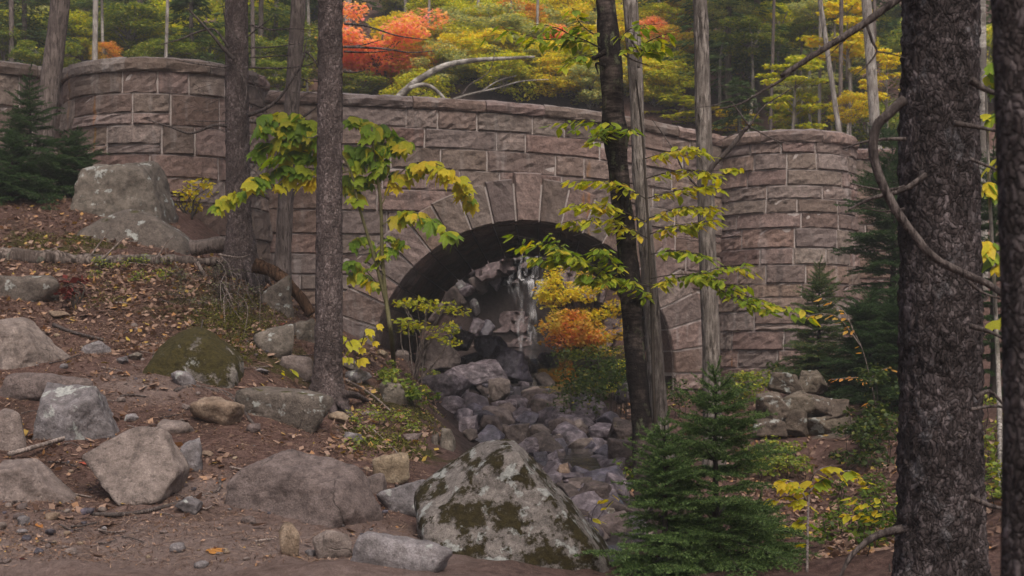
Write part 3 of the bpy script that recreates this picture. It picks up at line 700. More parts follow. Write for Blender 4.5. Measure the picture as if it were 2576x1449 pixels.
# ------------------------------------------------------------------ rocks
import bmesh
def ico(sub):
    bm = bmesh.new(); bmesh.ops.create_icosphere(bm, subdivisions=sub, radius=1.0)
    v = np.array([p.co[:] for p in bm.verts]); f = np.array([[q.index for q in p.verts] for p in bm.faces]); bm.free(); return v, f
ICO = {k: ico(k) for k in (2, 3, 4, 5)}
def rock_shape(w, d, h, seed, p=9, planes=None, sub=3, rough=.05, cuts=5):
    rn = np.random.RandomState(seed); V, f = ICO[sub]
    if planes is None:
        N = [(1, 0, 0), (-1, 0, 0), (0, 1, 0), (0, -1, 0), (0, 0, 1), (0, 0, -1)]; H = [1.0] * 6
        N = [np.array(n) + rn.normal(0, .22, 3) for n in N]
        for _ in range(cuts):
            N.append(rn.normal(0, 1, 3) * np.array([1, 1, .8]) + np.array([0, 0, .25])); H.append(rn.uniform(.85, 1.12))
    else: N = [np.array(q[0], dtype=float) for q in planes]; H = [q[1] for q in planes]
    N = np.array([n / np.linalg.norm(n) for n in N]); H = np.array(H)
    dt = np.maximum(V @ N.T, 0) / H
    r = (dt ** p).sum(axis=1) ** (-1.0 / p)
    o = V * r[:, None]
    o -= (o.max(axis=0) + o.min(axis=0)) / 2; o /= np.abs(o).max(axis=0)
    o = o * np.array([w / 2, d / 2, h / 2]); s = (w + d + h) / 3
    nn = noise_arr(o, 2.2 / s, seed * 1.7, 4); n2 = noise_arr(o, 9 / s, seed * .9, 3)
    n4 = np.abs(noise_arr(o, 4.2 / s, seed * 2.3, 3)); n3 = noise_arr(o, 26 / s, seed * .7, 2) if sub > 3 else 0
    o += V * ((nn * rough + n2 * rough * .3 - np.maximum(0, .16 - n4) * rough * 1.6 + n3 * rough * .12) * s)[:, None]
    return o, f
def put_rock(name, lab, box, m, seed, Y=None, depth=.85, group=None, sink=.30, rot=0.0, cat='rock', back=24.5, smooth=True, yaw=0.0, **kw):
    """box = left, right, top, foot in the photo; the foot stands on the ground (or at distance Y)"""
    x0, x1, y0, y1 = box; cx = (x0 + x1) / 2
    g = G(cx, y1, y1=back) if Y is None else P(cx, y1, Y)
    w = (x1 - x0) / F * g.y; h = (y1 - y0) / F * g.y
    d = depth * (w * .55 + h * .45)
    hh = h * (1 + sink)
    v, f = rock_shape(w, d, hh, seed, **kw)
    if rot:
        c, s = math.cos(rot), math.sin(rot); v = v @ np.array([[c, 0, s], [0, 1, 0], [-s, 0, c]]).T
    if yaw:
        c, s = math.cos(yaw), math.sin(yaw); v = v @ np.array([[c, -s, 0], [s, c, 0], [0, 0, 1]]).T
    me = new_mesh(name, v, f, m, smooth)
    o = link(name, me, None, (g.x * (1 + d * .42 / g.y), g.y + d * .42, g.z + h - hh / 2))
    W[o.name] = Vector(o.location)
    return tag(o, lab, cat, group)

put_rock('boulder', 'huge blocky grey-brown boulder leaning before the left turret', (155, 436, 380, 610), M['rock_olive'], 3, Y=19.3, depth=.8, sub=5, p=20, rough=.06,
         planes=[((-.96, -.1, .26), .86), ((.72, -.1, .62), 1.0), ((1, -.1, .08), .96), ((-.08, -.15, 1), .80), ((-.1, -1, .2), .72), ((.5, -.8, .1), .80), ((0, 1, 0), 1), ((0, 0, -1), 1)])
put_rock('boulder', 'low smooth grey boulder in front of the huge blocky one', (185, 490, 516, 665), M['rock_olive'], 5, Y=18.2, depth=.7, sub=4, p=6, rough=.03,
         planes=[((-.5, -.1, .85), .8), ((.62, 0, .78), .72), ((0, -.9, .45), .8), ((0, 1, 0), 1), ((0, 0, -1), 1), ((1, 0, 0), 1), ((-1, 0, 0), 1)])
put_rock('boulder', 'rounded pink-grey boulder cut by the left edge of the picture', (-60, 182, 800, 935), M['rock'], 8, depth=.9, sub=5, p=12, rough=.06,
         planes=[((-1, 0, .1), 1), ((.6, -.1, .75), .82), ((-.1, -.1, 1), .95), ((-.2, -1, .3), .85), ((.75, -.55, .2), .85), ((0, 1, 0), 1), ((0, 0, -1), 1)])
put_rock('rock', 'angular rock with a pale flat top and dark right side', (66, 305, 966, 1108), M['rock_pale'], 12, depth=.9, sub=5, p=30, rough=.04,
         planes=[((-.95, -.2, .15), .92), ((-.12, -.62, .85), .62), ((.55, -.75, -.05), .62), ((.9, .1, .32), .72), ((0, 1, 0), .9), ((0, 0, -1), 1), ((-.35, -.9, .05), .66), ((.2, .3, 1), .9)])
put_rock('rock', 'large flat tilted slab of pinkish granite on the path', (193, 466, 1077, 1268), M['rock'], 15, depth=.6, sub=5, p=30, rough=.03,
         planes=[((-.05, -.80, .60), .26), ((-.72, -.1, -.60), .70), ((.78, -.1, .52), .84), ((-.50, 0, .87), .84), ((.9, -.1, -.35), .92), ((.15, -.3, -.95), .92), ((0, 1, 0), .6), ((.15, .1, 1), .95)])
put_rock('rock', 'broad low grey rock at the left edge beside the slab', (-20, 222, 1165, 1275), M['rock'], 18, depth=.8, sub=5, p=18, rough=.05,
         planes=[((-1, 0, 0), 1), ((.65, -.15, .75), .78), ((-.1, -.2, 1), .85), ((0, -1, .25), .75), ((0, 1, 0), 1), ((0, 0, -1), 1), ((.5, -.85, .1), .8)])
put_rock('rock', 'long low pinkish slab-like rock in the middle of the foreground', (566, 962, 1150, 1312), M['rock'], 22, depth=.62, sub=5, p=15, rough=.045, rot=.20, yaw=-.45, sink=.35,
         planes=[((-.80, -.05, .60), .86), ((.05, -.35, .94), .60), ((.86, -.15, .42), .88), ((.98, -.2, -.1), .98), ((-.98, 0, -.1), .98), ((.05, -.93, .30), .70), ((0, 1, .2), .9), ((0, 0, -1), 1)])
put_rock('boulder', 'big pointed boulder blotched with dark moss and white lichen', (1018, 1560, 1117, 1452), M['rock_lichen'], 27, Y=9.15, depth=.85, sub=5, p=26, rough=.03,
         planes=[((.80, -.10, .60), .50), ((-.62, -.30, .72), .62), ((-.10, -.84, .53), .50), ((.42, -.80, .42), .56), ((0, 1, .3), .8), ((0, 0, -1), 1), ((-1, -.1, -.1), .92), ((1, 0, 0), 1.05), ((-.12, -.2, 1), .74)])
put_rock('rock', 'small upright blue-grey stone beside the pinkish slab', (446, 506, 1105, 1187), M['rock_pale'], 31, depth=.7, sub=3, p=16)
put_rock('rock', 'lumpy tan rock with cracks among the surface roots', (480, 612, 1004, 1072), M['rock_tan'], 33, depth=.9, sub=4, p=7, rough=.09)
put_rock('rock', 'long low rock with a moss strip left of the near spruce', (590, 835, 960, 1066), M['rock_olive'], 36, depth=.6, sub=4, p=9, rot=.32, rough=.04)
put_rock('rock', 'pinkish block at the foot of the near spruce', (705, 792, 893, 950), M['rock'], 38, depth=.8, sub=3, p=14)
put_rock('rock', 'orange-tan stone wedged on the bank lip', (937, 1032, 1146, 1222), M['rock_tan'], 41, depth=.7, sub=3, p=12)
put_rock('rock', 'small grey stone beside the orange-tan one', (920, 972, 1194, 1246), M['rock'], 43, depth=.9, sub=3, p=12)
put_rock('rock', 'pale stone against the left flank of the pointed boulder', (948, 1072, 1210, 1292), M['rock_pale'], 45, depth=.8, sub=4, p=12)
put_rock('rock', 'stepped reddish rock at the left edge below the pale-topped one', (-30, 82, 1034, 1135), M['rock'], 47, depth=.9, sub=4, p=14)
put_rock('rock', 'small pale domed stone right of the moss-covered boulder', (428, 492, 934, 972), M['rock_pale'], 49, depth=.9, sub=3, p=8)
put_rock('rock', 'pair-like pale stone on the slope below the fallen log', (208, 278, 858, 894), M['rock_pale'], 51, depth=.9, sub=3, p=12)
put_rock('boulder', 'domed boulder covered in brown-green moss on the slope', (366, 606, 822, 958), M['rock_moss'], 53, depth=.85, sub=5, p=6, rough=.04,
         planes=[((-.72, -.2, .62), .82), ((.62, -.15, .72), .80), ((0, -.3, 1), .92), ((0, -1, .3), .85), ((1, 0, 0), 1), ((-1, 0, 0), 1), ((0, 1, 0), 1), ((0, 0, -1), 1)])
put_rock('rock', 'upright grey slab leaning below the bare spruce', (652, 748, 700, 825), M['rock_olive'], 57, Y=16.4, depth=.5, sub=4, p=16, rot=-.2)
put_rock('rock', 'flat lichened rock half buried under the left slope', (-20, 160, 690, 762), M['rock_olive'], 59, depth=.7, sub=4, p=8)
put_rock('rock', 'wide pinkish ledge behind the pale-topped rock', (-20, 250, 940, 1012), M['rock'], 61, depth=.6, sub=4, p=12)
put_rock('rock', 'reddish squared stone in the bottom row of the path', (785, 890, 1335, 1405), M['rock'], 63, depth=.8, sub=3, p=16)
put_rock('rock', 'long low grey stone along the lower edge of the path', (880, 1140, 1344, 1430), M['rock_pale'], 65, depth=.6, sub=4, p=12)
put_rock('rock', 'narrow brown stone standing at the path edge', (700, 756, 1318, 1400), M['rock_tan'], 67, depth=.6, sub=3, p=10)
put_rock('rock', 'pale rock just right of the pointed boulder foot', (1540, 1650, 1366, 1430), M['rock_tan'], 69, depth=.8, sub=3, p=12)
put_rock('rock', 'flat reddish stone between slab and surface roots', (380, 490, 1057, 1092), M['rock'], 71, depth=.9, sub=3, p=10)
put_rock('rock', 'grey ledge stone on the bank behind the near spruce', (950, 1026, 962, 1015), M['rock_olive'], 73, depth=.8, sub=3, p=14)
put_rock('rock', 'cracked ledge below the rotten log', (735, 800, 800, 900), M['rock_olive'], 75, Y=16.0, depth=.7, sub=4, p=14, rough=.08)
put_rock('rock', 'sloping mossy rock under the upright slab', (640, 745, 815, 900), M['rock_olive'], 77, depth=.7, sub=4, p=9)
for k, (b, s) in enumerate([((1086, 1112, 1090, 1168), 81), ((1106, 1150, 1078, 1168), 82)]):
    put_rock('rock', ['narrow upright stone in the cracked bank edge above the brook', 'squared upright stone at the end of the bank edge'][k], b, M['rock_olive'], s, Y=13.4, depth=1.0, sub=4, p=18)
# stacked rocks on the right bank
pile = [((1894, 1977, 1049, 1099), 'low left block of the dry-stacked rocks on the right bank'), ((1904, 1974, 996, 1062), 'upper left rock of the dry-stacked heap'), ((1974, 2032, 989, 1058), 'topmost rock of the dry-stacked heap'),
        ((1968, 2026, 1036, 1101), 'wedge-shaped middle rock of the dry-stacked heap'), ((2027, 2146, 1042, 1106), 'broad right-hand rock of the dry-stacked heap'), ((2077, 2126, 1008, 1062), 'tilted rock at the upper right of the dry-stacked heap'),
        ((2030, 2086, 996, 1046), 'rounded rock at the top right of the dry-stacked heap'), ((2017, 2172, 1098, 1166), 'long bottom slab of the dry-stacked heap'), ((2012, 2076, 1166, 1196), 'small slab lying below the dry-stacked heap'),
        ((1937, 2012, 944, 992), 'brown ledge block behind the dry-stacked heap'), ((2010, 2080, 938, 985), 'rounded ledge rock behind the dry-stacked heap')]
for k, (b, lab) in enumerate(pile):
    put_rock('stacked_rock', lab, (b[0] - 10, b[1] + 10, b[2] - 7, b[3] + 5), M['rock_pile'], 100 + k, Y=(18.0 if k < 7 else 17.8 if k < 9 else 19.4), depth=1.1, sub=5, p=40, sink=.04, rough=.05, cuts=5, smooth=False)

# the brook bed
bk_named = [((1189, 1276, 843, 895), 'rock_wet', 27.2, 'wet bluish boulder under the arch, nearest the falls'), ((1226, 1341, 867, 950), 'rock_wet', 26.0, 'largest wet bluish boulder under the arch'),
            ((1130, 1194, 828, 876), 'rock_brook', 27.6, 'flat-topped boulder left of the wet boulders under the arch'), ((1046, 1160, 850, 926), 'rock', 25.2, 'big grey boulder against the left arch wall'),
            ((1119, 1281, 905, 962), 'rock_brook', 24.3, 'long pale boulder below the wet boulders'), ((1226, 1284, 950, 1005), 'rock', 22.6, 'round boulder at the centre of the brook'),
            ((1059, 1194, 940, 1008), 'rock_brook', 22.4, 'pale heap-like boulder at the left edge of the brook'), ((1102, 1168, 994, 1042), 'rock_brook', 19.6, 'pale blocky stone at the left edge of the brook'),
            ((1232, 1300, 1004, 1042), 'rock_brook', None, 'mossy-grey domed stone mid brook'), ((1226, 1270, 998, 1028), 'rock_tan', None, 'tan flat stone mid brook'),
            ((1154, 1202, 1046, 1098), 'rock_brook', None, 'squared dark stone at the left of the brook'), ((1202, 1274, 1046, 1114), 'rock_dark', None, 'dark split boulder in the lower brook'),
            ((1264, 1332, 1066, 1128), 'rock_dark', None, 'leaning dark slab in the lower brook'), ((1286, 1340, 1033, 1070), 'rock_brook', None, 'pale pointed stone mid brook'),
            ((1397, 1470, 1043, 1104), 'rock_brook', None, 'boxy boulder at the right of the brook'), ((1308, 1370, 1102, 1148), 'rock_brook', None, 'flat grey stone in the lower brook'),
            ((1374, 1433, 1105, 1148), 'rock_wet', None, 'wet stone with a bright splash in the lower brook'), ((1340, 1380, 1136, 1180), 'rock_wet', None, 'small wet stone left of the orange one'),
            ((1400, 1444, 1170, 1228), 'rock_tan', None, 'upright orange stone in the lower brook'), ((1437, 1542, 1216, 1296), 'rock_dark', None, 'broad dark boulder right of the pointed boulder'),
            ((1482, 1548, 1288, 1330), 'rock_olive', None, 'squared stone below the broad dark boulder'), ((1496, 1574, 1316, 1362), 'rock_olive', None, 'rounded stone low by the young spruces'),
            ((1527, 1592, 1050, 1120), 'rock_dark', None, 'upper dark boulder by the cherry trunk'), ((1529, 1590, 1105, 1190), 'rock_dark', None, 'lower rusty boulder by the cherry trunk'), ((1548, 1590, 955, 1010), 'rock_brook', 21.0, 'grey stone by the right arch wall')]
for k, (b, m, Y, lab) in enumerate(bk_named):
    put_rock('brook_stone', lab, b, M[m], 200 + k, Y=Y, depth=.95, sub=5, p=34, back=33, sink=.15, rough=.055, cuts=9, smooth=False)
rs = random.Random(77); small = [new_mesh('brook_stone', *rock_shape(1, rs.uniform(.6, 1.1), rs.uniform(.25, .65), 300 + k, p=34, sub=4, rough=.05, cuts=10), M['rock_brook'], False) for k in range(9)]
cnt = 0
while cnt < 290:
    t = rs.random(); py = 900 + 470 * t ** .9
    cxl = np.interp(py, [900, 960, 1010, 1060, 1110, 1180, 1250, 1400], [1270, 1270, 1300, 1320, 1370, 1430, 1460, 1560]); hw = np.interp(py, [900, 960, 1010, 1110, 1200, 1400], [110, 140, 180, 190, 120, 90])
    px = cxl + rs.uniform(-1, 1) * hw; g = G(px, py, 8, 33)
    if g.y < 10.3: continue
    s = .10 + .42 * rs.random() ** 2.0; s *= (1.25 if g.y > 16 else .85)
    o = inst('brook_stone', rs.choice(small), None, g + Vector((0, 0, s * .16)), (rs.uniform(-.7, .7), rs.uniform(-.7, .7), rs.uniform(0, 6.3)), s, M[rs.choice(['rock_brook', 'rock_brook', 'rock_brook', 'rock', 'rock_wet', 'rock_dark', 'rock_dark'])])
    tag(o, 'small angular stone among the tumbled stones of the brook bed', 'stone', 'small stones of the brook bed'); cnt += 1
# pebbles on the path and slope
peb = [new_mesh('pebble', *rock_shape(1, rs.uniform(.7, 1.0), rs.uniform(.45, .7), 400 + k, p=5, sub=2, rough=.03, cuts=3), M['rock_pale']) for k in range(5)]
for k in range(230):
    if k < 150: px, py = rs.uniform(-10, 1010), rs.triangular(1090, 1440, 1390)
    else: px, py = rs.uniform(-10, 760), rs.uniform(820, 1100)
    g = G(px, py); s = rs.choice([.02, .025, .03, .035, .045, .06, .09]) * rs.uniform(.8, 1.2)
    o = inst('pebble', rs.choice(peb), None, g + Vector((0, 0, s * .12)), (0, 0, rs.uniform(0, 6.3)), s, M[rs.choice(['rock_pale', 'rock_tan', 'rock', 'rock', 'rock_wet'])])
    tag(o, 'small pebble lying loose on the needle-strewn path', 'pebble', 'pebbles strewn on the path')
# small rocks of the slope
for k, (x, y, s) in enumerate([(150, 800, .22), (330, 1060, .12), (305, 1012, .1), (340, 905, .16), (470, 1030, .1), (640, 1085, .16), (700, 1210, .14), (60, 1320, .12), (475, 1285, .2), (660, 940, .14), (590, 915, .16), (890, 1110, .2),
                               (850, 1060, .22), (1040, 1110, .18), (900, 960, .3), (960, 900, .26), (1010, 900, .3), (880, 930, .24), (930, 1050, .2), (310, 915, .14), (100, 850, .15), (520, 1150, .1), (255, 1040, .09)]):
    o = inst('rock', small[k % 9], None, G(x, y) + Vector((0, 0, s * .15)), (rs.uniform(-.2, .2), rs.uniform(-.2, .2), rs.uniform(0, 6)), s, M[rs.choice(['rock', 'rock_pale', 'rock_olive', 'rock_tan'])])
    tag(o, 'fist-sized stone half sunk in the needle-covered slope', 'stone', 'fist-sized stones on the slope')

# ------------------------------------------------------------------ cliff, falls and water
def cliff():
    nx, nzv = 120, 80; V = []
    for i in range(nx):
        for j in range(nzv):
            x = -5.5 + 11 * i / (nx - 1); z = .4 + 6.2 * j / (nzv - 1)
            y = 36.9 + .22 * (z - .4) + .14 * (x - .8) ** 2 * (.5 if x > 0 else 1.0)
            c = mnoise.cell((x * .9 + .25 * z, z * .55 - .2 * x, 3)); c2 = mnoise.cell((x * 2.1 - .9 * z, z * 1.5, 9)); c3 = mnoise.fractal((x * 1.5, z * 1.5, 2), 1, 2, 4)
            ledge = .35 * ((z * .62 + .12 * x) % 1.0)
            V.append((x, y + c * .75 + c2 * .38 + c3 * .22 + ledge, z))
    f = [(i * nzv + j, (i + 1) * nzv + j, (i + 1) * nzv + j + 1, i * nzv + j + 1) for i in range(nx - 1) for j in range(nzv - 1)]
    return np.array(V), f
struct(obj('cliff', *cliff(), rock_mat('cliff_rock', (.055, .038, .038), (.13, .094, .094), (.28, .21, .215), moss=.22, mosscol=(.05, .045, .012), rough=.55, spec=.4), smooth=False))
rc = random.Random(5)
for k in range(20):
    px, py = rc.uniform(1090, 1260), rc.uniform(640, 890)
    if 1290 < px < 1365 and py > 700: px -= 120
    b = (px - rc.uniform(8, 24), px + rc.uniform(8, 24), py - rc.uniform(8, 36), py + rc.uniform(8, 24))
    o = put_rock('cliff_block', 'angular fractured block jutting from the waterfall cliff', b, M[rc.choice(['rock_brook', 'rock', 'rock_wet', 'rock_dark', 'rock_pale'])], 500 + k, Y=36.9 + .22 * (900 - py) / F * 36.5 + .2, depth=1.2, sub=4, p=40, cuts=8, smooth=False, rot=rc.uniform(-.8, .8), group='fractured blocks of the waterfall cliff', cat='rock')
def water_mat(name, streak):
    k = NT(name)
    if streak:
        n = k.noise(7, 5, .7, k.vec((1, 1, .10)), .4); n2 = k.noise(2.0, 3, .6, k.vec((1, 1, .5)))
        a = k.math('MULTIPLY', k.ramp(n, [(.48, 0.0), (.66, .7)]), k.ramp(n2, [(.36, .15), (.58, 1.0)]))
        tr = k.n.new('ShaderNodeBsdfTransparent'); mx = k.n.new('ShaderNodeMixShader')
        k.lk(a, mx.inputs[0]); k.lk(tr.outputs[0], mx.inputs[1]); k.lk(k.bsdf((.62, .62, .66), .35, None, .5), mx.inputs[2]); return k.done(mx.outputs[0])
    n = k.noise(9, 4, .6); return k.done(k.bsdf((.03, .028, .03), .06, k.bump(n, .35, .02), .6))
fv = []
NA, NB = 9, 40
for i in range(NB):
    t = i / (NB - 1); py = 560 + 360 * t
    cxp = np.interp(py, [560, 640, 700, 720, 800, 920], [1340, 1330, 1325, 1325, 1322, 1345]); hw = np.interp(py, [560, 690, 712, 760, 920], [44, 40, 62, 26, 34])
    Yw = 36.8 + .22 * (916 - py) / F * 36.5 - .02 + (-.10 if py < 705 else -.28)
    for j in range(NA):
        px = cxp + hw * (2 * j / (NA - 1) - 1); p = P(px, py, Yw - .05 * math.sin(j * 2.1 + i * .3)); fv.append((p.x, p.y, p.z))
ff = [(i * NA + j, i * NA + j + 1, (i + 1) * NA + j + 1, (i + 1) * NA + j) for i in range(NB - 1) for j in range(NA - 1)]
struct(obj('waterfall', np.array(fv), ff, water_mat('falling_water', True)))
wv = []; wy = np.linspace(10.2, 37.0, 66)
for y in wy:
    xc = np.interp(y, [9, 10, 11.4, 13.6, 17.5, 24, 33], [1.1, 1.0, .72, .42, .2, .2, .3]); hw = np.interp(y, [9, 13, 24, 33], [.35, .55, 1.0, 1.1])
    z = min(gz(xc - hw * .5, y), gz(xc, y), gz(xc + hw * .5, y)) + .075
    for j in range(5): wv.append((xc + hw * (j / 2 - 1), y, z + .01 * math.sin(y * 7 + j)))
wf = [(i * 5 + j, i * 5 + j + 1, (i + 1) * 5 + j + 1, (i + 1) * 5 + j) for i in range(len(wy) - 1) for j in range(4)]
struct(obj('brook_water', np.array(wv), wf, water_mat('brook_water', False)))
# ------------------------------------------------------------------ foliage makers
def leaf_cloud(cl, n, size, seed, flatness=.55, ratio=.62):
    """n small folded leaves spread through the ellipsoids cl = [(centre, rx, ry, rz)]"""
    rn = np.random.RandomState(seed); w = np.array([c[1] * c[2] * c[3] for c in cl]) ** .66; w /= w.sum()
    k = rn.choice(len(cl), n, p=w)
    C = np.array([c[0] for c in cl])[k]; S = np.array([c[1:] for c in cl])[k]
    d = rn.normal(0, 1, (n, 3)); d /= np.linalg.norm(d, axis=1)[:, None]; d *= rn.uniform(.15, 1, (n, 1)) ** .45
    pos = C + d * S
    up = np.array([0, 0, 1.0]) + rn.normal(0, flatness, (n, 3)) + d * .35; up /= np.linalg.norm(up, axis=1)[:, None]
    a = rn.normal(0, 1, (n, 3)); a -= up * (a * up).sum(1)[:, None]; a /= np.linalg.norm(a, axis=1)[:, None] + 1e-9
    b = np.cross(up, a); s = size * rn.uniform(.65, 1.35, (n, 1))
    V = np.stack([pos - a * s * .5, pos + b * s * ratio * .5 - up * s * .08, pos + a * s * .5 - up * s * .12, pos - b * s * ratio * .5 - up * s * .08], axis=1)
    return V.reshape(-1, 3), np.arange(4 * n).reshape(n, 4)
def needle_rows(P0, P1, n, ln, wd, rn, spread=1.0, flat=.6):
    """needles along the twig P0-P1: thin triangles"""
    t = rn.uniform(0, 1, (n, 1)); base = P0 + (P1 - P0) * t; ax = (P1 - P0) / (np.linalg.norm(P1 - P0) + 1e-9)
    d = rn.normal(0, 1, (n, 3)); d[:, 2] = d[:, 2] * flat + .15; d -= ax * (d @ ax)[:, None]; d /= np.linalg.norm(d, axis=1)[:, None] + 1e-9
    d = d * spread + ax * .75; d /= np.linalg.norm(d, axis=1)[:, None]
    sd = np.cross(d, rn.normal(0, 1, (n, 3))); sd /= np.linalg.norm(sd, axis=1)[:, None] + 1e-9
    l = ln * rn.uniform(.75, 1.2, (n, 1))
    return np.stack([base - sd * wd * .5, base + sd * wd * .5, base + d * l], axis=1).reshape(-1, 3)
def bough(L, seed, ln=.021, wd=.0062, dens=420, droop=.18, side=.07):
    rn = np.random.RandomState(seed); V = []
    pts = [np.array([x * L, rn.normal(0, .01) * L, -droop * L * x * x + .03 * L * math.sin(6 * x + seed)]) for x in np.linspace(0, 1, 7)]
    spn = spline(pts, 24)
    def twig(a, b, k=1.0): V.append(needle_rows(a, b, max(6, int(np.linalg.norm(b - a) * dens * k)), ln, wd, rn))
    for i in range(5, 23): twig(spn[i], spn[i + 1])
    x = .14
    while x < .97:
        for sg in (-1, 1):
            p = spn[int(x * 23)]; l = L * (.46 * (1 - x) + .08) * rn.uniform(.7, 1.15); an = math.radians(rn.uniform(42, 62))
            d = np.array([math.cos(an), sg * math.sin(an), rn.normal(-.12, .12)]); e = p + d * l; e[2] -= droop * l * .5
            m = (p + e) / 2 + np.array([0, 0, .02 * l]); twig(p, m); twig(m, e)
            y = .3
            while y < .9 and l > .12:
                q_ = p + (e - p) * y; l2 = l * .38 * (1.1 - y) + .02
                for s2 in (-1, 1):
                    a2 = an * sg + s2 * math.radians(48); e2 = q_ + np.array([math.cos(a2), math.sin(a2), rn.normal(-.15, .1)]) * l2; twig(q_, e2)
                y += side / l * .75
        x += side / L * rn.uniform(.75, 1.1)
    Vn = np.concatenate(V); Fn = np.arange(len(Vn)).reshape(-1, 3)
    tv, tf = tube(spn, np.linspace(.012, .002, 24) * max(.35, L), 4)
    return Vn, Fn, tv, tf
def bough_mesh(L, seed, m, **kw):
    Vn, Fn, tv, tf = bough(L, seed, **kw)
    me = bpy.data.meshes.new('branch'); n = len(Vn)
    me.from_pydata(np.concatenate([Vn, tv]).tolist(), [], [tuple(q) for q in Fn.tolist()] + [tuple(i + n for i in q) for q in tf]); me.update()
    me.materials.append(m); me.materials.append(M['stem_dark'])
    mi = np.zeros(len(me.polygons), dtype=np.int32); mi[len(Fn):] = 1; me.polygons.foreach_set('material_index', mi)
    return me
BO = {}
for L, sd, kw in [(.16, 1, {}), (.3, 2, {}), (.55, 3, {}), (.55, 4, {}), (.9, 5, dict(dens=260, side=.09, wd=.008, ln=.026)), (.9, 6, dict(dens=260, side=.09, wd=.008, ln=.026)), (1.5, 7, dict(ln=.034, wd=.012, dens=140, side=.14)), (1.5, 8, dict(ln=.034, wd=.012, dens=140, side=.14, droop=.3))]:
    BO.setdefault(L, []).append(bough_mesh(L, sd, M['needle_near'], **kw))
def pick_bough(l, rnd):
    k = min(BO, key=lambda q: abs(math.log(q / max(l, .05)))); return rnd.choice(BO[k]), l / k
def young_spruce(lab, px, base_py, top_py, hw, Y, m, seed, whorl=.2, nb=6, ground_z=None, shape=1.0, group=None, lean=0.0, bare=0.0):
    rnd = random.Random(seed); b = P(px, base_py, Y)
    if ground_z is None: b.z = gz(b.x, b.y) - .03
    top = P(px + lean, top_py, Y); H = top.z - b.z; r = hw / F * Y
    t = thing('spruce_tree', lab, 'spruce', b, group)
    pts = [(b + (top - b) * s + Vector((rnd.uniform(-.01, .01), rnd.uniform(-.01, .01), 0)) * H * .5 * (s < 1)) for s in np.linspace(0, 1, 7)]
    obj('trunk', *tube(spline(pts, 20), np.linspace(.010 + .016 * H, .004, 20), 8, .1, seed), M['stem_dark'], t)
    z = max(.06 * H, bare * H)
    while z < H * .985:
        s = z / H; l = r * ((1 - s) ** (.85 * shape)) * 1.05 + .03; n = nb if s < .85 else 4
        a0 = rnd.uniform(0, 6.3)
        for k in range(n):
            if rnd.random() < .14: continue
            ll = l * rnd.uniform(.55, 1.18); me, sc = pick_bough(ll, rnd); p = b + (top - b) * s
            pitch = math.radians(np.interp(s, [0, .4, .8, 1], [4, -10, -34, -55]) + rnd.uniform(-10, 10))
            o = inst('branch', me, t, p, (rnd.uniform(-.2, .2), pitch, a0 + k * 2 * math.pi / n + rnd.uniform(-.25, .25)), sc, m)
        z += whorl * H * rnd.uniform(.22, .34) * (1.2 - .6 * s)
    inst('branch', BO[.16][0], t, top - Vector((0, 0, .04)), (0, -1.5, 0), .9, m)
    return t

# single leaves -------------------------------------------------------------
def fan(outline, fold=.18, curl=.25):
    o = np.array(outline); n = len(o); V = [(0, 0, 0)]
    for x, y in o: V.append((x, y, -abs(y) * fold - curl * x * x))
    mid = [(x, 0, -curl * x * x) for x in (.35, .7)]
    return np.array(V), [(0, i, i + 1) for i in range(1, n)]
half = [(1.0, 0), (.88, .09), (.76, .14), (.66, .24), (.74, .38), (.76, .50), (.60, .48), (.40, .50), (.22, .52), (.05, .44), (-.07, .24), (0, .04)]
mo = half + [(x, -y) for x, y in half[::-1]]
LEAF_MAPLE = new_mesh('leaf', *fan(mo), M['lf_maple'])
half2 = [(1.0, 0), (.84, .06), (.74, .16), (.62, .18), (.66, .34), (.56, .46), (.42, .38), (.26, .44), (.10, .38), (-.05, .20), (0, .03)]
LEAF_MAPLE2 = new_mesh('leaf', *fan(half2 + [(x, -y * .9) for x, y in half2[::-1]], .38, .5), M['lf_maple'])
halfo = [(1.0, 0), (.82, .10), (.6, .20), (.38, .24), (.18, .18), (.04, .06)]
LEAF_OVAL = new_mesh('leaf', *fan(halfo + [(x, -y) for x, y in halfo[::-1]], .12, .15), M['lf_beech'])
def leaf_verts(me):
    v = np.empty(len(me.vertices) * 3); me.vertices.foreach_get('co', v); return v.reshape(-1, 3), [tuple(p.vertices) for p in me.polygons]
SOLO = {}
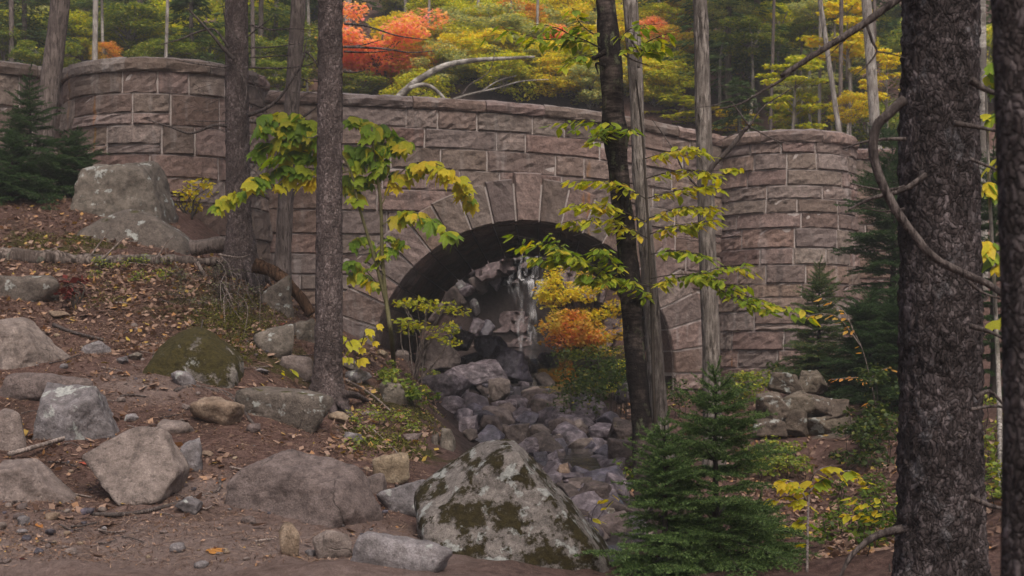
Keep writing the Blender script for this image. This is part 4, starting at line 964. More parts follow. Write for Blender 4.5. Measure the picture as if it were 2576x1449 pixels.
def spray(parent, pts, rad, leaf, m, n, size, rnd, droop=(.1, .5), yaw=None, wide=1.0, mat2=None, p2=.15, stem='stem_green', name='branch', side=0, keep=1.0):
    """a leafy branch: the twig is a part, its leaves are parts of the twig (past 300 on a tree the rest are joined)"""
    c = spline([tuple(p) for p in pts], max(12, 4 * len(pts))); T = Bag(); T.add(*tube(c, np.linspace(rad, rad * .3, len(c)), 5)); runs = [(c, 1.0)]
    L = float(np.linalg.norm(np.diff(c, axis=0), axis=1).sum())
    for q in range(side):
        k = int((.15 + .75 * (q + rnd.random()) / side) * (len(c) - 2)); p = c[k]; dd = c[k + 1] - p; h = math.atan2(dd[1], dd[0]) + (1 if q % 2 else -1) * rnd.uniform(.6, 1.1)
        l = L * rnd.uniform(.16, .34) * (1.1 - .5 * k / len(c)); sl = rnd.uniform(-.30, .12)
        e = [tuple(p), tuple(p + np.array([math.cos(h) * l * .5, math.sin(h) * l * .5, sl * l * .4])), tuple(p + np.array([math.cos(h) * l, math.sin(h) * l, sl * l]))]
        s_ = spline(e, 10); T.add(*tube(s_, np.linspace(rad * .5, rad * .2, 10), 4)); runs.append((s_, l / L))
    br = obj(name, T.V(), T.f, M[stem], parent); tot = sum(r[1] for r in runs); extra = Bag(); lv, lf = leaf_verts(leaf)
    for c, wgt in runs:
        nn = max(3, int(round(n * wgt / tot)))
        for i in range(nn):
            t = .12 + .88 * (i + rnd.random()) / nn; k = min(len(c) - 2, int(t * (len(c) - 1))); p = Vector(c[k]); d = Vector(c[k + 1]) - p
            h = math.atan2(d.y, d.x); sg = -1 if i % 2 else 1
            a = h + sg * rnd.uniform(.6, 1.3) * wide if t < .97 else h
            if yaw is not None: a = rnd.uniform(*yaw)
            off = Vector((math.cos(a), math.sin(a), 0)) * size * rnd.uniform(.05, .35); off.z = rnd.uniform(-.25, .15) * size
            ro = (rnd.uniform(-.5, .5), rnd.uniform(*droop), a); sc = size * rnd.uniform(.55, 1.25)
            if rnd.random() < keep: inst('leaf', LEAF_MAPLE2 if (leaf is LEAF_MAPLE and rnd.random() < .45) else leaf, br, p + off, ro, sc, m if (mat2 is None or rnd.random() > p2) else mat2)
            else: extra.add((np.array(Euler(ro).to_matrix()) @ (lv * sc).T).T + np.array(p + off), lf)
    if extra.n:
        o = obj('foliage', extra.V(), extra.f, SOLO[m.name], br); o['kind'] = 'stuff'
    return br
for q, st in [('lf_maple', [(0, (.13, .22, .025)), (.45, (.22, .33, .032)), (.8, (.38, .43, .038)), (1, (.56, .46, .045))]), ('lf_maple_y', [(0, (.48, .48, .035)), (.5, (.64, .55, .04)), (1, (.70, .52, .045))]), ('lf_beech', [(0, (.17, .26, .028)), (.5, (.28, .35, .032)), (.85, (.44, .44, .036)), (1, (.58, .46, .045))]), ('lf_beech_y', [(0, (.32, .37, .032)), (.5, (.50, .48, .035)), (.9, (.62, .50, .045)), (1, (.60, .32, .04))])]:
    SOLO[M[q].name] = leaf_mat('joined_' + M[q].name, st, .45)

# ------------------------------------------------------------------ trees with trunks in view
def trunk_tree(name, lab, cat, pix, Y, m, ztop_=11.0, seg=22, rough=.10, flare=1.5, group=None, base_g=True, rsc=5.0, n=70):
    """pix = [(px, py, width in px)] from the highest measured point down to the foot"""
    foot = pix[-1]; b = P(foot[0], foot[1], Y)
    if base_g: b.z = gz(b.x, b.y)
    pts = [P(x, y, Y) for x, y, w in pix]; rad = [w / F * Y / 2 for x, y, w in pix]
    pts[-1] = Vector((b.x, b.y, b.z - .12)); rad[-1] *= flare
    up = pts[0] - pts[1]; up = up / max(up.z, .1)
    hi = []
    z0 = pts[0].z
    for q in np.linspace(ztop_, z0 + .8, 4): hi.append((pts[0] + up * (q - z0) * .6 + Vector((0, 0, (q - z0) * .4)), rad[0] * max(.12, 1 - .8 * (q - z0) / (ztop_ - z0))))
    P3 = [h[0] for h in hi] + pts; R3 = [h[1] for h in hi] + rad
    t = thing(name, lab, cat, b, group)
    c = spline([(*p, r) for p, r in zip(P3, R3)], n)[::-1]
    obj('trunk', *tube(c[:, :3], np.maximum(c[:, 3], .01), seg, rough, Y * 3.3, rsc), m, t)
    t['_top'] = 0; del t['_top']
    return t, P3, R3
def limb(t, pts, r0, m='deadwood', name='branch', r1=None, rough=.12, parent=None):
    c = spline([tuple(p) for p in pts], max(8, 5 * len(pts)))
    return obj(name, *tube(c, np.linspace(r0, r1 if r1 else r0 * .3, len(c)), 7, rough, r0 * 999, 20), M[m], parent or t)
def pl(L, Y): return [P(x, y, Y) for x, y in L]
def high_crown(t, P3, seed, z0, z1, r, m, n=34):
    rnd = random.Random(seed)
    for k in range(n):
        s = k / n; z = z0 + (z1 - z0) * s; i = min(range(len(P3)), key=lambda q: abs(P3[q].z - z)); p = Vector((P3[i].x, P3[i].y, z))
        ll = r * (1 - .8 * s) * rnd.uniform(.8, 1.1); me, sc = rnd.choice(BO[1.5]), ll / 1.5
        inst('branch', me, t, p, (0, rnd.uniform(-.1, .3), k * 2.4 + rnd.uniform(-.3, .3)), sc, m)

t1, p1, _ = trunk_tree('spruce_tree', 'sharp scaly-barked spruce trunk rising beside the large yellow-green leaves', 'spruce', [(832, -60, 60), (831, 60, 61), (830, 300, 63), (828, 600, 66), (827, 850, 70), (824, 960, 80), (820, 1045, 112)], 14.5, M['bark_spruce'], 12, 48, .10, 1.25, rsc=24, n=200)
high_crown(t1, p1, 1, 6.6, 12, 2.0, M['needle'])
for a, b, r in [((866, 180), (918, 177), .014), ((866, 130), (1000, 125), .012), ((866, 118), (960, 100), .010), ((800, 340), (770, 345), .01), ((800, 205), (740, 190), .008)]:
    limb(t1, [P(*a, 14.45), P((a[0] + b[0]) / 2, (a[1] + b[1]) / 2 + 4, 14.3), P(*b, 14.2)], r)
limb(t1, pl([(864, 118), (960, 122), (1030, 132), (1092, 128)], 14.3), .014); limb(t1, pl([(866, 60), (920, 65), (1000, 90), (1075, 100)], 14.3), .014)
for x0, y0, x1, y1 in [(800, 1000, 770, 1060), (850, 1010, 900, 1075), (835, 1020, 850, 1090), (860, 990, 930, 1010)]:
    g0, g1 = P(x0, y0, 14.4), G(x1, y1, lift=-.02); limb(t1, [g0, (g0 + g1) / 2 + Vector((0, 0, .03)), g1], .05, 'bark_spruce', 'root', .02)

t2, p2, _ = trunk_tree('spruce_tree', 'bare spruce trunk with many dead side branches before the left turret', 'spruce', [(594, -60, 56), (595, 60, 57), (597, 300, 59), (600, 480, 61), (603, 580, 66), (610, 665, 92)], 17.6, M['bark_spruce'], 13, 40, .09, 1.3, rsc=20, n=160)
high_crown(t2, p2, 2, 7.6, 13, 2.2, M['needle'])
dead2 = [([(590, 150), (560, 120), (535, 90), (500, 50), (470, 20)], .026), ([(575, 120), (540, 75), (500, 80), (450, 100), (405, 112)], .018), ([(608, 185), (620, 225), (612, 270), (595, 235), (590, 200)], .012),
         ([(625, 290), (665, 275), (700, 250), (735, 200), (760, 160), (768, 110)], .026), ([(672, 270), (655, 240), (640, 210), (630, 190)], .012), ([(628, 305), (690, 308), (750, 300), (797, 270)], .030),
         ([(570, 170), (530, 165), (480, 158), (440, 150)], .016), ([(572, 318), (540, 315), (480, 335), (430, 320), (368, 300)], .024), ([(570, 305), (520, 305), (465, 303)], .010), ([(628, 120), (690, 118), (760, 108)], .012),
         ([(628, 170), (700, 172), (770, 165), (800, 150)], .014), ([(628, 145), (680, 142), (740, 138)], .010), ([(620, 95), (650, 70), (690, 40)], .012), ([(600, 100), (570, 60), (560, 10)], .014), ([(628, 215), (660, 222), (700, 215)], .008),
         ([(628, 62), (680, 75), (740, 72), (795, 78)], .012), ([(570, 245), (545, 240)], .008), ([(628, 420), (650, 440), (668, 470)], .008), ([(630, 360), (650, 380)], .007)]
for pts, r in dead2:
    y = 17.4 if pts[0][0] < 620 else 17.2
    limb(t2, [P(a, b, y - .15 * i / len(pts)) for i, (a, b) in enumerate(pts)], r)
rt = random.Random(8)
for k in range(46):                                  # fine dead twigs
    x, y = rt.choice([(rt.uniform(630, 790), rt.uniform(60, 250)), (rt.uniform(440, 568), rt.uniform(100, 320))]); a = rt.uniform(-.5, .5); L_ = rt.uniform(30, 80)
    limb(t2, [P(x, y, 17.3), P(x + L_ * .5, y + a * L_ * .5 + rt.uniform(-6, 6), 17.2), P(x + L_, y + a * L_, 17.25)], .004, name='twig')
for x0, y0, x1, y1 in [(590, 640, 540, 670), (625, 640, 690, 730), (615, 650, 640, 740), (600, 650, 590, 700)]:
    g0, g1 = P(x0, y0, 17.5), G(x1, y1, lift=-.02); limb(t2, [g0, (g0 + g1) / 2 + Vector((0, 0, .03)), g1], .06, 'bark_spruce', 'root', .02)
t3, p3, _ = trunk_tree('spruce_tree', 'thin brown leaning trunk between the two scaly spruces', 'spruce', [(754, -60, 36), (748, 60, 38), (735, 250, 38), (722, 450, 40), (712, 640, 42), (708, 740, 50)], 20.6, M['bark_brown'], 13, 18, .07, 1.2)
high_crown(t3, p3, 3, 8.0, 13, 1.8, M['needle'], 24)
for q, r in [([(770, 130), (790, 150), (800, 170)], .02), ([(726, 430), (760, 450), (790, 480)], .012), ([(765, 200), (785, 215)], .014)]: limb(t3, pl(q, 20.4), r)
t0, p0, _ = trunk_tree('spruce_tree', 'grey-brown leaning trunk standing before the far left wing wall', 'spruce', [(158, -60, 46), (146, 60, 48), (128, 200, 50), (108, 380, 52), (95, 520, 62)], 20.8, M['bark_brown'], 13, 18, .07, 1.25)
high_crown(t0, p0, 4, 8.4, 13, 2.0, M['needle'], 24)
# dark cherry and the two grey trunks
t4, p4, _ = trunk_tree('cherry_tree', 'dark blotchy crooked cherry trunk in front of the arch', 'tree', [(1520, -60, 46), (1527, 60, 52), (1535, 150, 58), (1541, 250, 52), (1546, 330, 62), (1556, 440, 50), (1570, 560, 52), (1582, 680, 54), (1590, 800, 52), (1602, 940, 54), (1615, 1060, 54), (1632, 1150, 74)], 14.2, M['bark_cherry'], 12, 24, .16, 1.25, rsc=3.5)
limb(t4, pl([(1524, 130), (1495, 145), (1470, 155)], 14.0), .03, 'bark_cherry', r1=.018); limb(t4, pl([(1524, 165), (1500, 160), (1505, 185)], 14.05), .02, 'bark_cherry')
limb(t4, pl([(1560, 130), (1590, 150), (1632, 165)], 14.0), .012)
t5, p5, _ = trunk_tree('maple_tree', 'pale grey ridged trunk just right of the dark cherry', 'tree', [(1580, -60, 34), (1590, 60, 38), (1602, 250, 36), (1608, 420, 36), (1624, 600, 38), (1640, 780, 42), (1650, 940, 44), (1664, 1100, 48), (1680, 1215, 66)], 14.9, M['bark_grey'], 12, 20, .10, 1.2, rsc=4)
limb(t5, pl([(1592, 100), (1608, 130), (1606, 170)], 14.7), .03, 'bark_grey', r1=.02)
t6, p6, _ = trunk_tree('maple_tree', 'straight grey trunk with a broken bare branch, near the right turret', 'tree', [(1758, -60, 36), (1763, 60, 38), (1768, 250, 40), (1774, 440, 42), (1780, 640, 44), (1788, 840, 46), (1792, 1040, 48), (1798, 1240, 60)], 15.6, M['bark_grey'], 12, 20, .08, 1.2, rsc=4)
limb(t6, pl([(1770, 470), (1790, 420), (1830, 380), (1870, 330), (1885, 318)], 15.3), .032, 'deadwood', r1=.022)
limb(t6, pl([(1885, 318), (1850, 270), (1835, 255), (1795, 265), (1740, 272)], 15.2), .010); limb(t6, pl([(1885, 318), (1920, 270), (1980, 230), (2030, 200)], 15.2), .010)
limb(t6, pl([(1885, 318), (1935, 345), (1985, 362), (2010, 345)], 15.2), .008); limb(t6, pl([(1880, 322), (1830, 345), (1800, 360)], 15.2), .008); limb(t6, pl([(1940, 345), (1965, 370), (1980, 395)], 15.2), .005)
limb(t6, pl([(1755, 470), (1720, 430), (1690, 370), (1640, 300)], 15.2), .014)
# the two near trunks on the right
t7, p7, _ = trunk_tree('spruce_tree', 'thick dark flaky-barked spruce trunk filling the right foreground', 'spruce', [(2364, -120, 184), (2366, 60, 186), (2362, 400, 194), (2366, 800, 200), (2366, 1100, 204), (2366, 1400, 226), (2360, 1640, 280)], 6.8, M['bark_near'], 11, 110, .085, 1.1, rsc=26, n=300)
high_crown(t7, p7, 7, 5.2, 11, 2.2, M['needle'])
limb(t7, pl([(2275, 250), (2235, 285), (2205, 320), (2197, 380), (2215, 450), (2255, 530), (2300, 590), (2350, 648), (2430, 690), (2480, 712), (2530, 745)], 6.2), .024, 'deadwood', r1=.015)
for q, r in [([(2278, 350), (2230, 350), (2170, 358), (2120, 375)], .010), ([(2275, 470), (2220, 478), (2140, 462)], .009), ([(2330, 440), (2270, 478), (2190, 500), (2135, 528)], .016), ([(2275, 525), (2220, 532), (2160, 520)], .006),
             ([(2440, 200), (2480, 225), (2520, 240)], .022), ([(2400, 310), (2460, 320), (2530, 335)], .016), ([(2440, 400), (2490, 420), (2540, 440)], .010), ([(2440, 820), (2490, 835), (2540, 860)], .014), ([(2455, 1000), (2490, 985), (2530, 1025)], .014),
             ([(2440, 1030), (2500, 1022), (2540, 1030)], .010), ([(2440, 1250), (2500, 1275), (2550, 1280)], .016), ([(2410, 1095), (2425, 1105)], .012), ([(2430, 700), (2470, 735), (2545, 760)], .010), ([(2270, 1330), (2200, 1350), (2140, 1400), (2110, 1460)], .022)]:
    limb(t7, pl(q, 6.45), r, 'deadwood')
limb(t7, pl([(2330, -60), (2240, 10), (2160, 68), (2060, 130), (1965, 192)], 6.6), .022, 'deadwood', r1=.013)
limb(t7, pl([(1990, 180), (1960, 205), (1925, 225), (1860, 262), (1800, 275)], 6.6), .009, 'deadwood', r1=.003); limb(t7, pl([(2160, 68), (2110, 115), (2075, 150)], 6.6), .004)
limb(t7, pl([(2180, 60), (2195, 105), (2205, 130), (2180, 165), (2150, 190)], 6.6), .008); limb(t7, pl([(2205, 130), (2240, 135), (2290, 150)], 6.6), .004)
t8, p8, _ = trunk_tree('spruce_tree', 'blurred very near dark trunk at the right edge', 'spruce', [(2560, -200, 140), (2570, 60, 142), (2580, 400, 142), (2595, 800, 146), (2600, 1200, 150), (2610, 2000, 190)], 3.7, M['bark_near'], 9, 48, .05, 1.1, rsc=14, n=90)
high_crown(t8, p8, 8, 5.0, 9, 1.4, M['needle'], 18)
# ------------------------------------------------------------------ saplings with leaves one can tell apart
rl = random.Random(21)
LY = 16.0
sap = thing('striped_maple', 'large-leaved yellow-green maple sapling spreading behind the near spruce', 'sapling', G(992, 930, 14, 20))
obj('stem', *tube(spline([tuple(W[sap.name] - Vector((0, 0, .05)))] + [tuple(P(x, y, LY)) for x, y in [(985, 850), (972, 760), (962, 650), (958, 515), (947, 432), (940, 380), (935, 320)]], 40), np.linspace(.030, .010, 40), 8), M['stem_green'], sap)
obj('stem', *tube(spline([tuple(P(x, y, LY)) for x, y in [(972, 765), (945, 660), (915, 560), (898, 501), (887, 446), (865, 398), (820, 340)]], 30), np.linspace(.022, .009, 30), 8), M['stem_green'], sap)
for L_, n, sz, m, m2 in [
    ([(962, 512), (993, 451), (1034, 415), (1076, 407), (1118, 421), (1151, 448), (1170, 473), (1190, 505)], 30, .21, 'lf_maple_y', 'lf_maple'),
    ([(962, 566), (1001, 540), (1026, 532), (1059, 540), (1098, 560), (1129, 584), (1159, 592)], 16, .20, 'lf_maple', 'lf_maple_y'),
    ([(947, 432), (970, 420), (985, 440)], 5, .2, 'lf_maple', None), ([(935, 330), (910, 300), (880, 290)], 9, .2, 'lf_maple', None), ([(937, 340), (955, 315), (985, 330)], 9, .2, 'lf_maple', None),
    ([(940, 385), (970, 360), (1005, 350), (1030, 362)], 8, .22, 'lf_maple', 'lf_maple_y'), ([(940, 390), (915, 370), (880, 370)], 12, .22, 'lf_maple', None), ([(945, 420), (960, 385), (965, 360)], 9, .21, 'lf_maple', None),
    ([(887, 446), (898, 410), (905, 385)], 7, .2, 'lf_maple', None), ([(898, 501), (880, 470), (865, 440)], 7, .2, 'lf_maple', 'lf_maple_y'), ([(890, 460), (915, 450), (930, 460)], 5, .18, 'lf_maple', None),
    ([(820, 340), (760, 318), (700, 312), (640, 325)], 18, .22, 'lf_maple', None), ([(825, 345), (770, 300), (720, 288), (650, 300)], 16, .21, 'lf_maple', None), ([(840, 370), (780, 345), (720, 350), (640, 375)], 18, .22, 'lf_maple', 'lf_maple_y'),
    ([(865, 400), (790, 385), (730, 380), (690, 400)], 14, .22, 'lf_maple', 'lf_maple_y'), ([(870, 410), (800, 425), (730, 420), (660, 440), (632, 455)], 18, .22, 'lf_maple', 'lf_maple_y'), ([(880, 430), (790, 450), (740, 440), (700, 470)], 9, .2, 'lf_maple_y', 'lf_maple'),
    ([(660, 440), (620, 470), (570, 500), (545, 520)], 10, .2, 'lf_maple', 'lf_maple_y'), ([(965, 690), (930, 605), (905, 600), (880, 615)], 8, .17, 'lf_maple', None), ([(962, 650), (975, 600), (1005, 605), (1020, 612)], 8, .17, 'lf_maple', None),
    ([(958, 640), (975, 625), (995, 632)], 5, .16, 'lf_maple', None), ([(955, 720), (920, 680), (890, 660), (868, 665)], 8, .16, 'lf_maple', None), ([(955, 720), (910, 690), (870, 690)], 5, .15, 'lf_maple', 'lf_maple_y')]:
    spray(sap, [P(x, y, LY + rl.uniform(-.1, .1) + .25 * math.sin(i)) for i, (x, y) in enumerate(L_)], .008, LEAF_MAPLE, M[m], int(n * 2.0), sz * .86, rl, droop=(.3, 1.15), yaw=(-2.9, -.2), mat2=M[m2] if m2 else None, p2=.3, keep=.58)
s2 = thing('striped_maple', 'small maple shoot with a few lime leaves right of the spruce foot', 'sapling', G(900, 930, 13, 18))
for L_, n in [([(895, 925), (890, 880), (870, 850), (850, 860)], 5), ([(892, 890), (915, 850), (945, 855)], 5), ([(893, 900), (920, 830), (950, 820)], 4), ([(890, 900), (860, 880), (840, 865)], 3)]:
    spray(s2, [W[s2.name] if i == 0 else P(x, y, 14.9) for i, (x, y) in enumerate(L_)], .006, LEAF_MAPLE, M['lf_maple_y'], n, .14, rl, droop=(.2, .9), yaw=(-3.4, .3))
s3 = thing('seedling', 'tiny lime-leaved seedling left of the near spruce foot', 'seedling', G(720, 960))
spray(s3, [W[s3.name], W[s3.name] + Vector((-.05, 0, .10)), W[s3.name] + Vector((.12, 0, .13))], .004, LEAF_OVAL, M['lf_maple_y'], 6, .11, rl)

BY = 13.6
be = thing('beech_sapling', 'slender beech with tiers of small green-gold leaves across the arch', 'sapling', G(1655, 1190, 12, 16))
obj('stem', *tube(spline([tuple(W[be.name] - Vector((0, 0, .05)))] + [tuple(P(x, y, BY + .5)) for x, y in [(1645, 1000), (1640, 800), (1634, 640), (1625, 480), (1615, 330), (1600, 200)]], 40), np.linspace(.022, .008, 40), 7), M['stem_dark'], be)
tiers = [([(1635, 720), (1560, 700), (1500, 670), (1440, 640), (1380, 612), (1285, 590)], 34, 'lf_beech', .0), ([(1500, 670), (1440, 655), (1390, 655), (1330, 645)], 14, 'lf_beech', .0), ([(1570, 705), (1540, 660), (1520, 630), (1505, 622)], 14, 'lf_beech', .0), ([(1480, 660), (1430, 630), (1375, 585)], 12, 'lf_beech', 0.0), ([(1550, 690), (1500, 700), (1450, 680)], 12, 'lf_beech', 0),
         ([(1630, 600), (1560, 565), (1490, 550), (1415, 560)], 16, 'lf_beech_y', .1), ([(1630, 560), (1550, 525), (1490, 515), (1430, 520)], 16, 'lf_beech_y', .1), ([(1625, 500), (1560, 465), (1500, 455), (1430, 455)], 14, 'lf_beech_y', .1),
         ([(1632, 590), (1690, 570), (1750, 560), (1805, 552)], 15, 'lf_beech_y', .2), ([(1630, 550), (1700, 525), (1760, 520), (1815, 525)], 15, 'lf_beech_y', .2), ([(1634, 640), (1700, 630), (1750, 640), (1800, 655)], 13, 'lf_beech', .1),
         ([(1637, 720), (1700, 700), (1770, 685), (1830, 670), (1905, 690)], 18, 'lf_beech', .1), ([(1638, 700), (1720, 690), (1800, 712), (1880, 745), (1960, 775), (2045, 802)], 30, 'lf_beech', 0), ([(1760, 690), (1830, 740), (1890, 770), (1940, 790)], 14, 'lf_beech', 0),
         ([(1620, 400), (1690, 380), (1740, 375), (1790, 395)], 14, 'lf_beech_y', .3), ([(1622, 450), (1700, 430), (1790, 430), (1870, 420)], 15, 'lf_beech_y', .3), ([(1625, 500), (1700, 480), (1760, 470), (1820, 480)], 12, 'lf_beech_y', .2), ([(1615, 340), (1560, 320), (1480, 305), (1370, 312)], 16, 'lf_beech', .1), ([(1560, 325), (1510, 340), (1490, 360)], 6, 'lf_beech', .1), ([(1640, 760), (1600, 720), (1590, 700)], 6, 'lf_beech', .1)]
for L_, n, m, dy in tiers:
    spray(be, [P(x, y, BY + .45 - .5 * i / len(L_) + dy) for i, (x, y) in enumerate(L_)], .006, LEAF_OVAL, M[m], int(n * 4.8), .116, rl, droop=(.05, .7), mat2=M['lf_beech_y'], p2=.15, stem='stem_dark', wide=1.1, side=7, keep=.21)
for L_, n in [([(1510, 120), (1450, 95), (1380, 100), (1300, 85), (1215, 92)], 34), ([(1450, 98), (1400, 70), (1340, 60)], 18), ([(1510, 135), (1470, 140), (1440, 150), (1415, 170)], 16), ([(1560, 130), (1610, 115), (1650, 95), (1695, 80)], 24), ([(1560, 100), (1590, 70), (1660, 60)], 18), ([(1500, 90), (1460, 60), (1440, 20)], 18), ([(1600, 120), (1630, 130), (1670, 118)], 12)]:
    spray(t4, [P(x, y, 13.9 - .1 * i) for i, (x, y) in enumerate(L_)], .008, LEAF_OVAL, M['lf_beech'], int(n * 1.9), .125, rl, droop=(0, .8), stem='stem_dark', wide=1.1, side=4)
# yellow shrub and shoots bottom right
ys = thing('maple_shrub', 'bright yellow-leaved shrub at the foot of the thick spruce', 'shrub', G(2030, 1440, 8.5, 14)); YY = 10.6
for L_, n, lf, sz, m in [([None, (2035, 1250), (2050, 1190), (2095, 1170)], 14, LEAF_MAPLE, .105, 'lf_maple_y'), ([(2030, 1260), (2000, 1215), (1960, 1210)], 13, LEAF_MAPLE, .105, 'lf_maple_y'), ([(2032, 1240), (2080, 1200), (2140, 1185), (2165, 1215)], 14, LEAF_MAPLE, .10, 'lf_maple_y'), ([(2028, 1280), (1990, 1250), (1950, 1255), (1920, 1265)], 12, LEAF_MAPLE, .10, 'lf_maple_y'),
                         ([(2030, 1300), (2000, 1320), (1930, 1310)], 10, LEAF_MAPLE, .09, 'lf_maple_y')]:
    spray(ys, [W[ys.name] if q is None else P(*q, YY) for q in L_], .010, lf, M[m], n, sz, rl, droop=(.05, .6), mat2=M['lf_maple'], p2=.25, stem='drywood')
y2 = thing('beech_sapling', 'young beech with pure yellow leaves against the thick spruce', 'sapling', G(2240, 1440, 8, 14))
for L_, n in [([None, (2230, 1350), (2225, 1280), (2190, 1220), (2150, 1200)], 16), ([(2228, 1300), (2180, 1265), (2150, 1255)], 10), ([(2232, 1330), (2180, 1295), (2120, 1300)], 16), ([(2235, 1380), (2210, 1370), (2130, 1385)], 14), ([(2230, 1300), (2260, 1270), (2280, 1260)], 8), ([(2230, 1345), (2255, 1330), (2275, 1340)], 8), ([(2230, 1400), (2180, 1400), (2120, 1410)], 12)]:
    spray(y2, [W[y2.name] if q is None else P(*q, 10.4) for q in L_], .006, LEAF_OVAL, M['lf_maple_y'], n, .10, rl, droop=(-.1, .5), stem='stem_dark')
y3 = thing('seedling', 'leggy seedling with a handful of yellow leaves above the brook', 'seedling', G(1485, 1330, 8, 14))
for L_, n in [([None, (1495, 1280), (1530, 1250), (1560, 1230)], 5), ([None, (1530, 1270), (1545, 1255), (1510, 1250)], 4), ([None, (1480, 1300), (1490, 1285)], 3)]:
    spray(y3, [W[y3.name] if q is None else P(*q, 11.0) for q in L_], .003, LEAF_OVAL, M['lf_maple_y'], n, .085, rl, stem='stem_dark')
y4 = thing('maple_sapling', 'pale green maple leaves showing between the two near trunks', 'sapling', G(2520, 1250, 9, 16))
obj('stem', *tube(spline([tuple(W[y4.name]), tuple(P(2510, 900, 12)), tuple(P(2490, 500, 12)), tuple(P(2480, 200, 12))], 20), np.linspace(.025, .01, 20), 6), M['bark_pale'], y4)
for L_, n in [([(2485, 300), (2500, 280), (2530, 300)], 7), ([(2490, 420), (2520, 400), (2540, 430)], 7), ([(2495, 620), (2480, 600), (2470, 640)], 6), ([(2500, 680), (2520, 650), (2545, 670)], 6), ([(2505, 820), (2530, 790), (2545, 810)], 5), ([(2485, 200), (2500, 150), (2530, 170)], 7), ([(2480, 250), (2520, 210), (2540, 250)], 6), ([(2490, 480), (2470, 460), (2520, 470)], 5)]:
    spray(y4, [P(x, y, 12) for x, y in L_], .006, LEAF_MAPLE, M['lf_maple'], n, .17, rl, droop=(.3, 1.0), yaw=(-3.4, .3), mat2=M['lf_maple_y'], p2=.4)

# ------------------------------------------------------------------ young conifers
young_spruce('taller dark green young spruce in the lower right foreground', 1800, 1455, 935, 265, 9.6, M['needle_near'], 1, .24, 8, shape=.72)
young_spruce('shorter young spruce in front of the grey trunks', 1672, 1450, 1062, 190, 9.3, M['needle_near'], 2, .27, 8, shape=.72)
young_spruce('low bushy spruce at the bottom edge beside the yellow shrub', 1905, 1460, 1270, 150, 9.9, M['needle_near'], 3, .34, 6, shape=.7)
young_spruce('small dark spruce before the far left wing wall', 75, 520, 175, 170, 19.9, M['needle'], 4, .21, 5, shape=1.1)
young_spruce('squat dark spruce beside the huge blocky boulder', 190, 520, 335, 120, 20.3, M['needle'], 5, .22, 6, shape=.7)
young_spruce('bushy dark spruce at the far left below the wing wall', 30, 530, 340, 130, 19.4, M['needle'], 6, .24, 6, shape=.7)
young_spruce('pale feathery young conifer before the right turret', 2062, 985, 660, 115, 20.6, M['needle_pale'], 7, .15, 7, shape=.7)
young_spruce('dark spruce with long boughs right of the right turret', 2245, 960, 330, 170, 21.5, M['needle'], 8, .15, 7, shape=.35)
young_spruce('dense dark green conifer below the long spruce boughs', 2190, 1000, 735, 130, 19.8, M['needle'], 9, .17, 9, shape=.5)
young_spruce('dark conifer in the gap left of the thick spruce trunk', 2280, 1050, 700, 130, 18.6, M['needle'], 10, .17, 8, shape=.5)
young_spruce('shaded conifer between the two near trunks', 2500, 960, 350, 110, 17.0, M['needle'], 11, .16, 7, shape=.5)
ors = thing('beech_sapling', 'sparse sapling with orange-tinged leaves before the right turret', 'sapling', G(2225, 1150, 12, 18))
for L_, n in [([None, (2215, 1080), (2195, 980), (2170, 880), (2140, 820)], 5), ([(2190, 960), (2150, 950), (2090, 955)], 12), ([(2165, 870), (2110, 800), (2060, 790), (2020, 800)], 16), ([(2150, 840), (2120, 780), (2060, 745)], 14), ([(2192, 950), (2220, 930), (2240, 925)], 8), ([(2205, 1030), (2190, 1015), (2180, 1020)], 6)]:
    spray(ors, [W[ors.name] if q is None else P(*q, 18.2) for q in L_], .009, LEAF_OVAL, M['lf_orange'], n, .11, rl, droop=(-.1, .4), stem='drywood')

# ------------------------------------------------------------------ background wood on the hill
def decid(seed, ncl=36, n=6000, size=.078, flat=.16):
    rn = np.random.RandomState(seed); cl = []; bag = Bag()
    for k in range(ncl):
        d = rn.normal(0, 1, 3); d /= np.linalg.norm(d); d *= rn.uniform(.35, 1.0) ** .6; c = d * np.array([.85, .85, .8])
        r = rn.uniform(.2, .44); cl.append((c, r, r, r * rn.uniform(.35, .6)))
        bag.add(*tube(spline([(0, 0, -.9 + .5 * rn.rand()), tuple(c * .5 + np.array([0, 0, -.15])), tuple(c)], 6), np.linspace(.02, .004, 6), 4))
    return leaf_cloud(cl, n, size, seed, .5), (bag.V(), bag.f)
CROWN = []
for k in range(5):
    (lv, lf_), (bv_, bf_) = decid(60 + k); CROWN.append((new_mesh('crown', lv, lf_, M['lf_green'], False), new_mesh('limbs', bv_, bf_, M['bark_pale'])))
def tiers(seed):
    rn = np.random.RandomState(seed); cl = []; bag = Bag()
    for k in range(30):
        z = rn.uniform(-.9, .95); rad = (1 - abs(z) * .55) * rn.uniform(.25, .95); an = rn.uniform(0, 6.283); q = np.array([math.cos(an) * rad, math.sin(an) * rad, z - .12 * rad])
        r = rn.uniform(.18, .34); cl.append((q, r, r, .05)); bag.add(*tube(spline([(0, 0, z - .25), tuple(q * np.array([.5, .5, 1]) + np.array([0, 0, -.03])), tuple(q)], 6), np.linspace(.016, .004, 6), 4))
    bag.add(*tube([(0, 0, -1.1), (.02, 0, -.3), (0, 0, .9)], [.03, .022, .006], 5))
    return leaf_cloud(cl, 1900, .125, seed, .35), (bag.V(), bag.f)
TIER = []
for k in range(3):
    (lv, lf_), (bv_, bf_) = tiers(160 + k); TIER.append((new_mesh('crown', lv, lf_, M['lf_lime'], False), new_mesh('limbs', bv_, bf_, M['bark_brown'])))
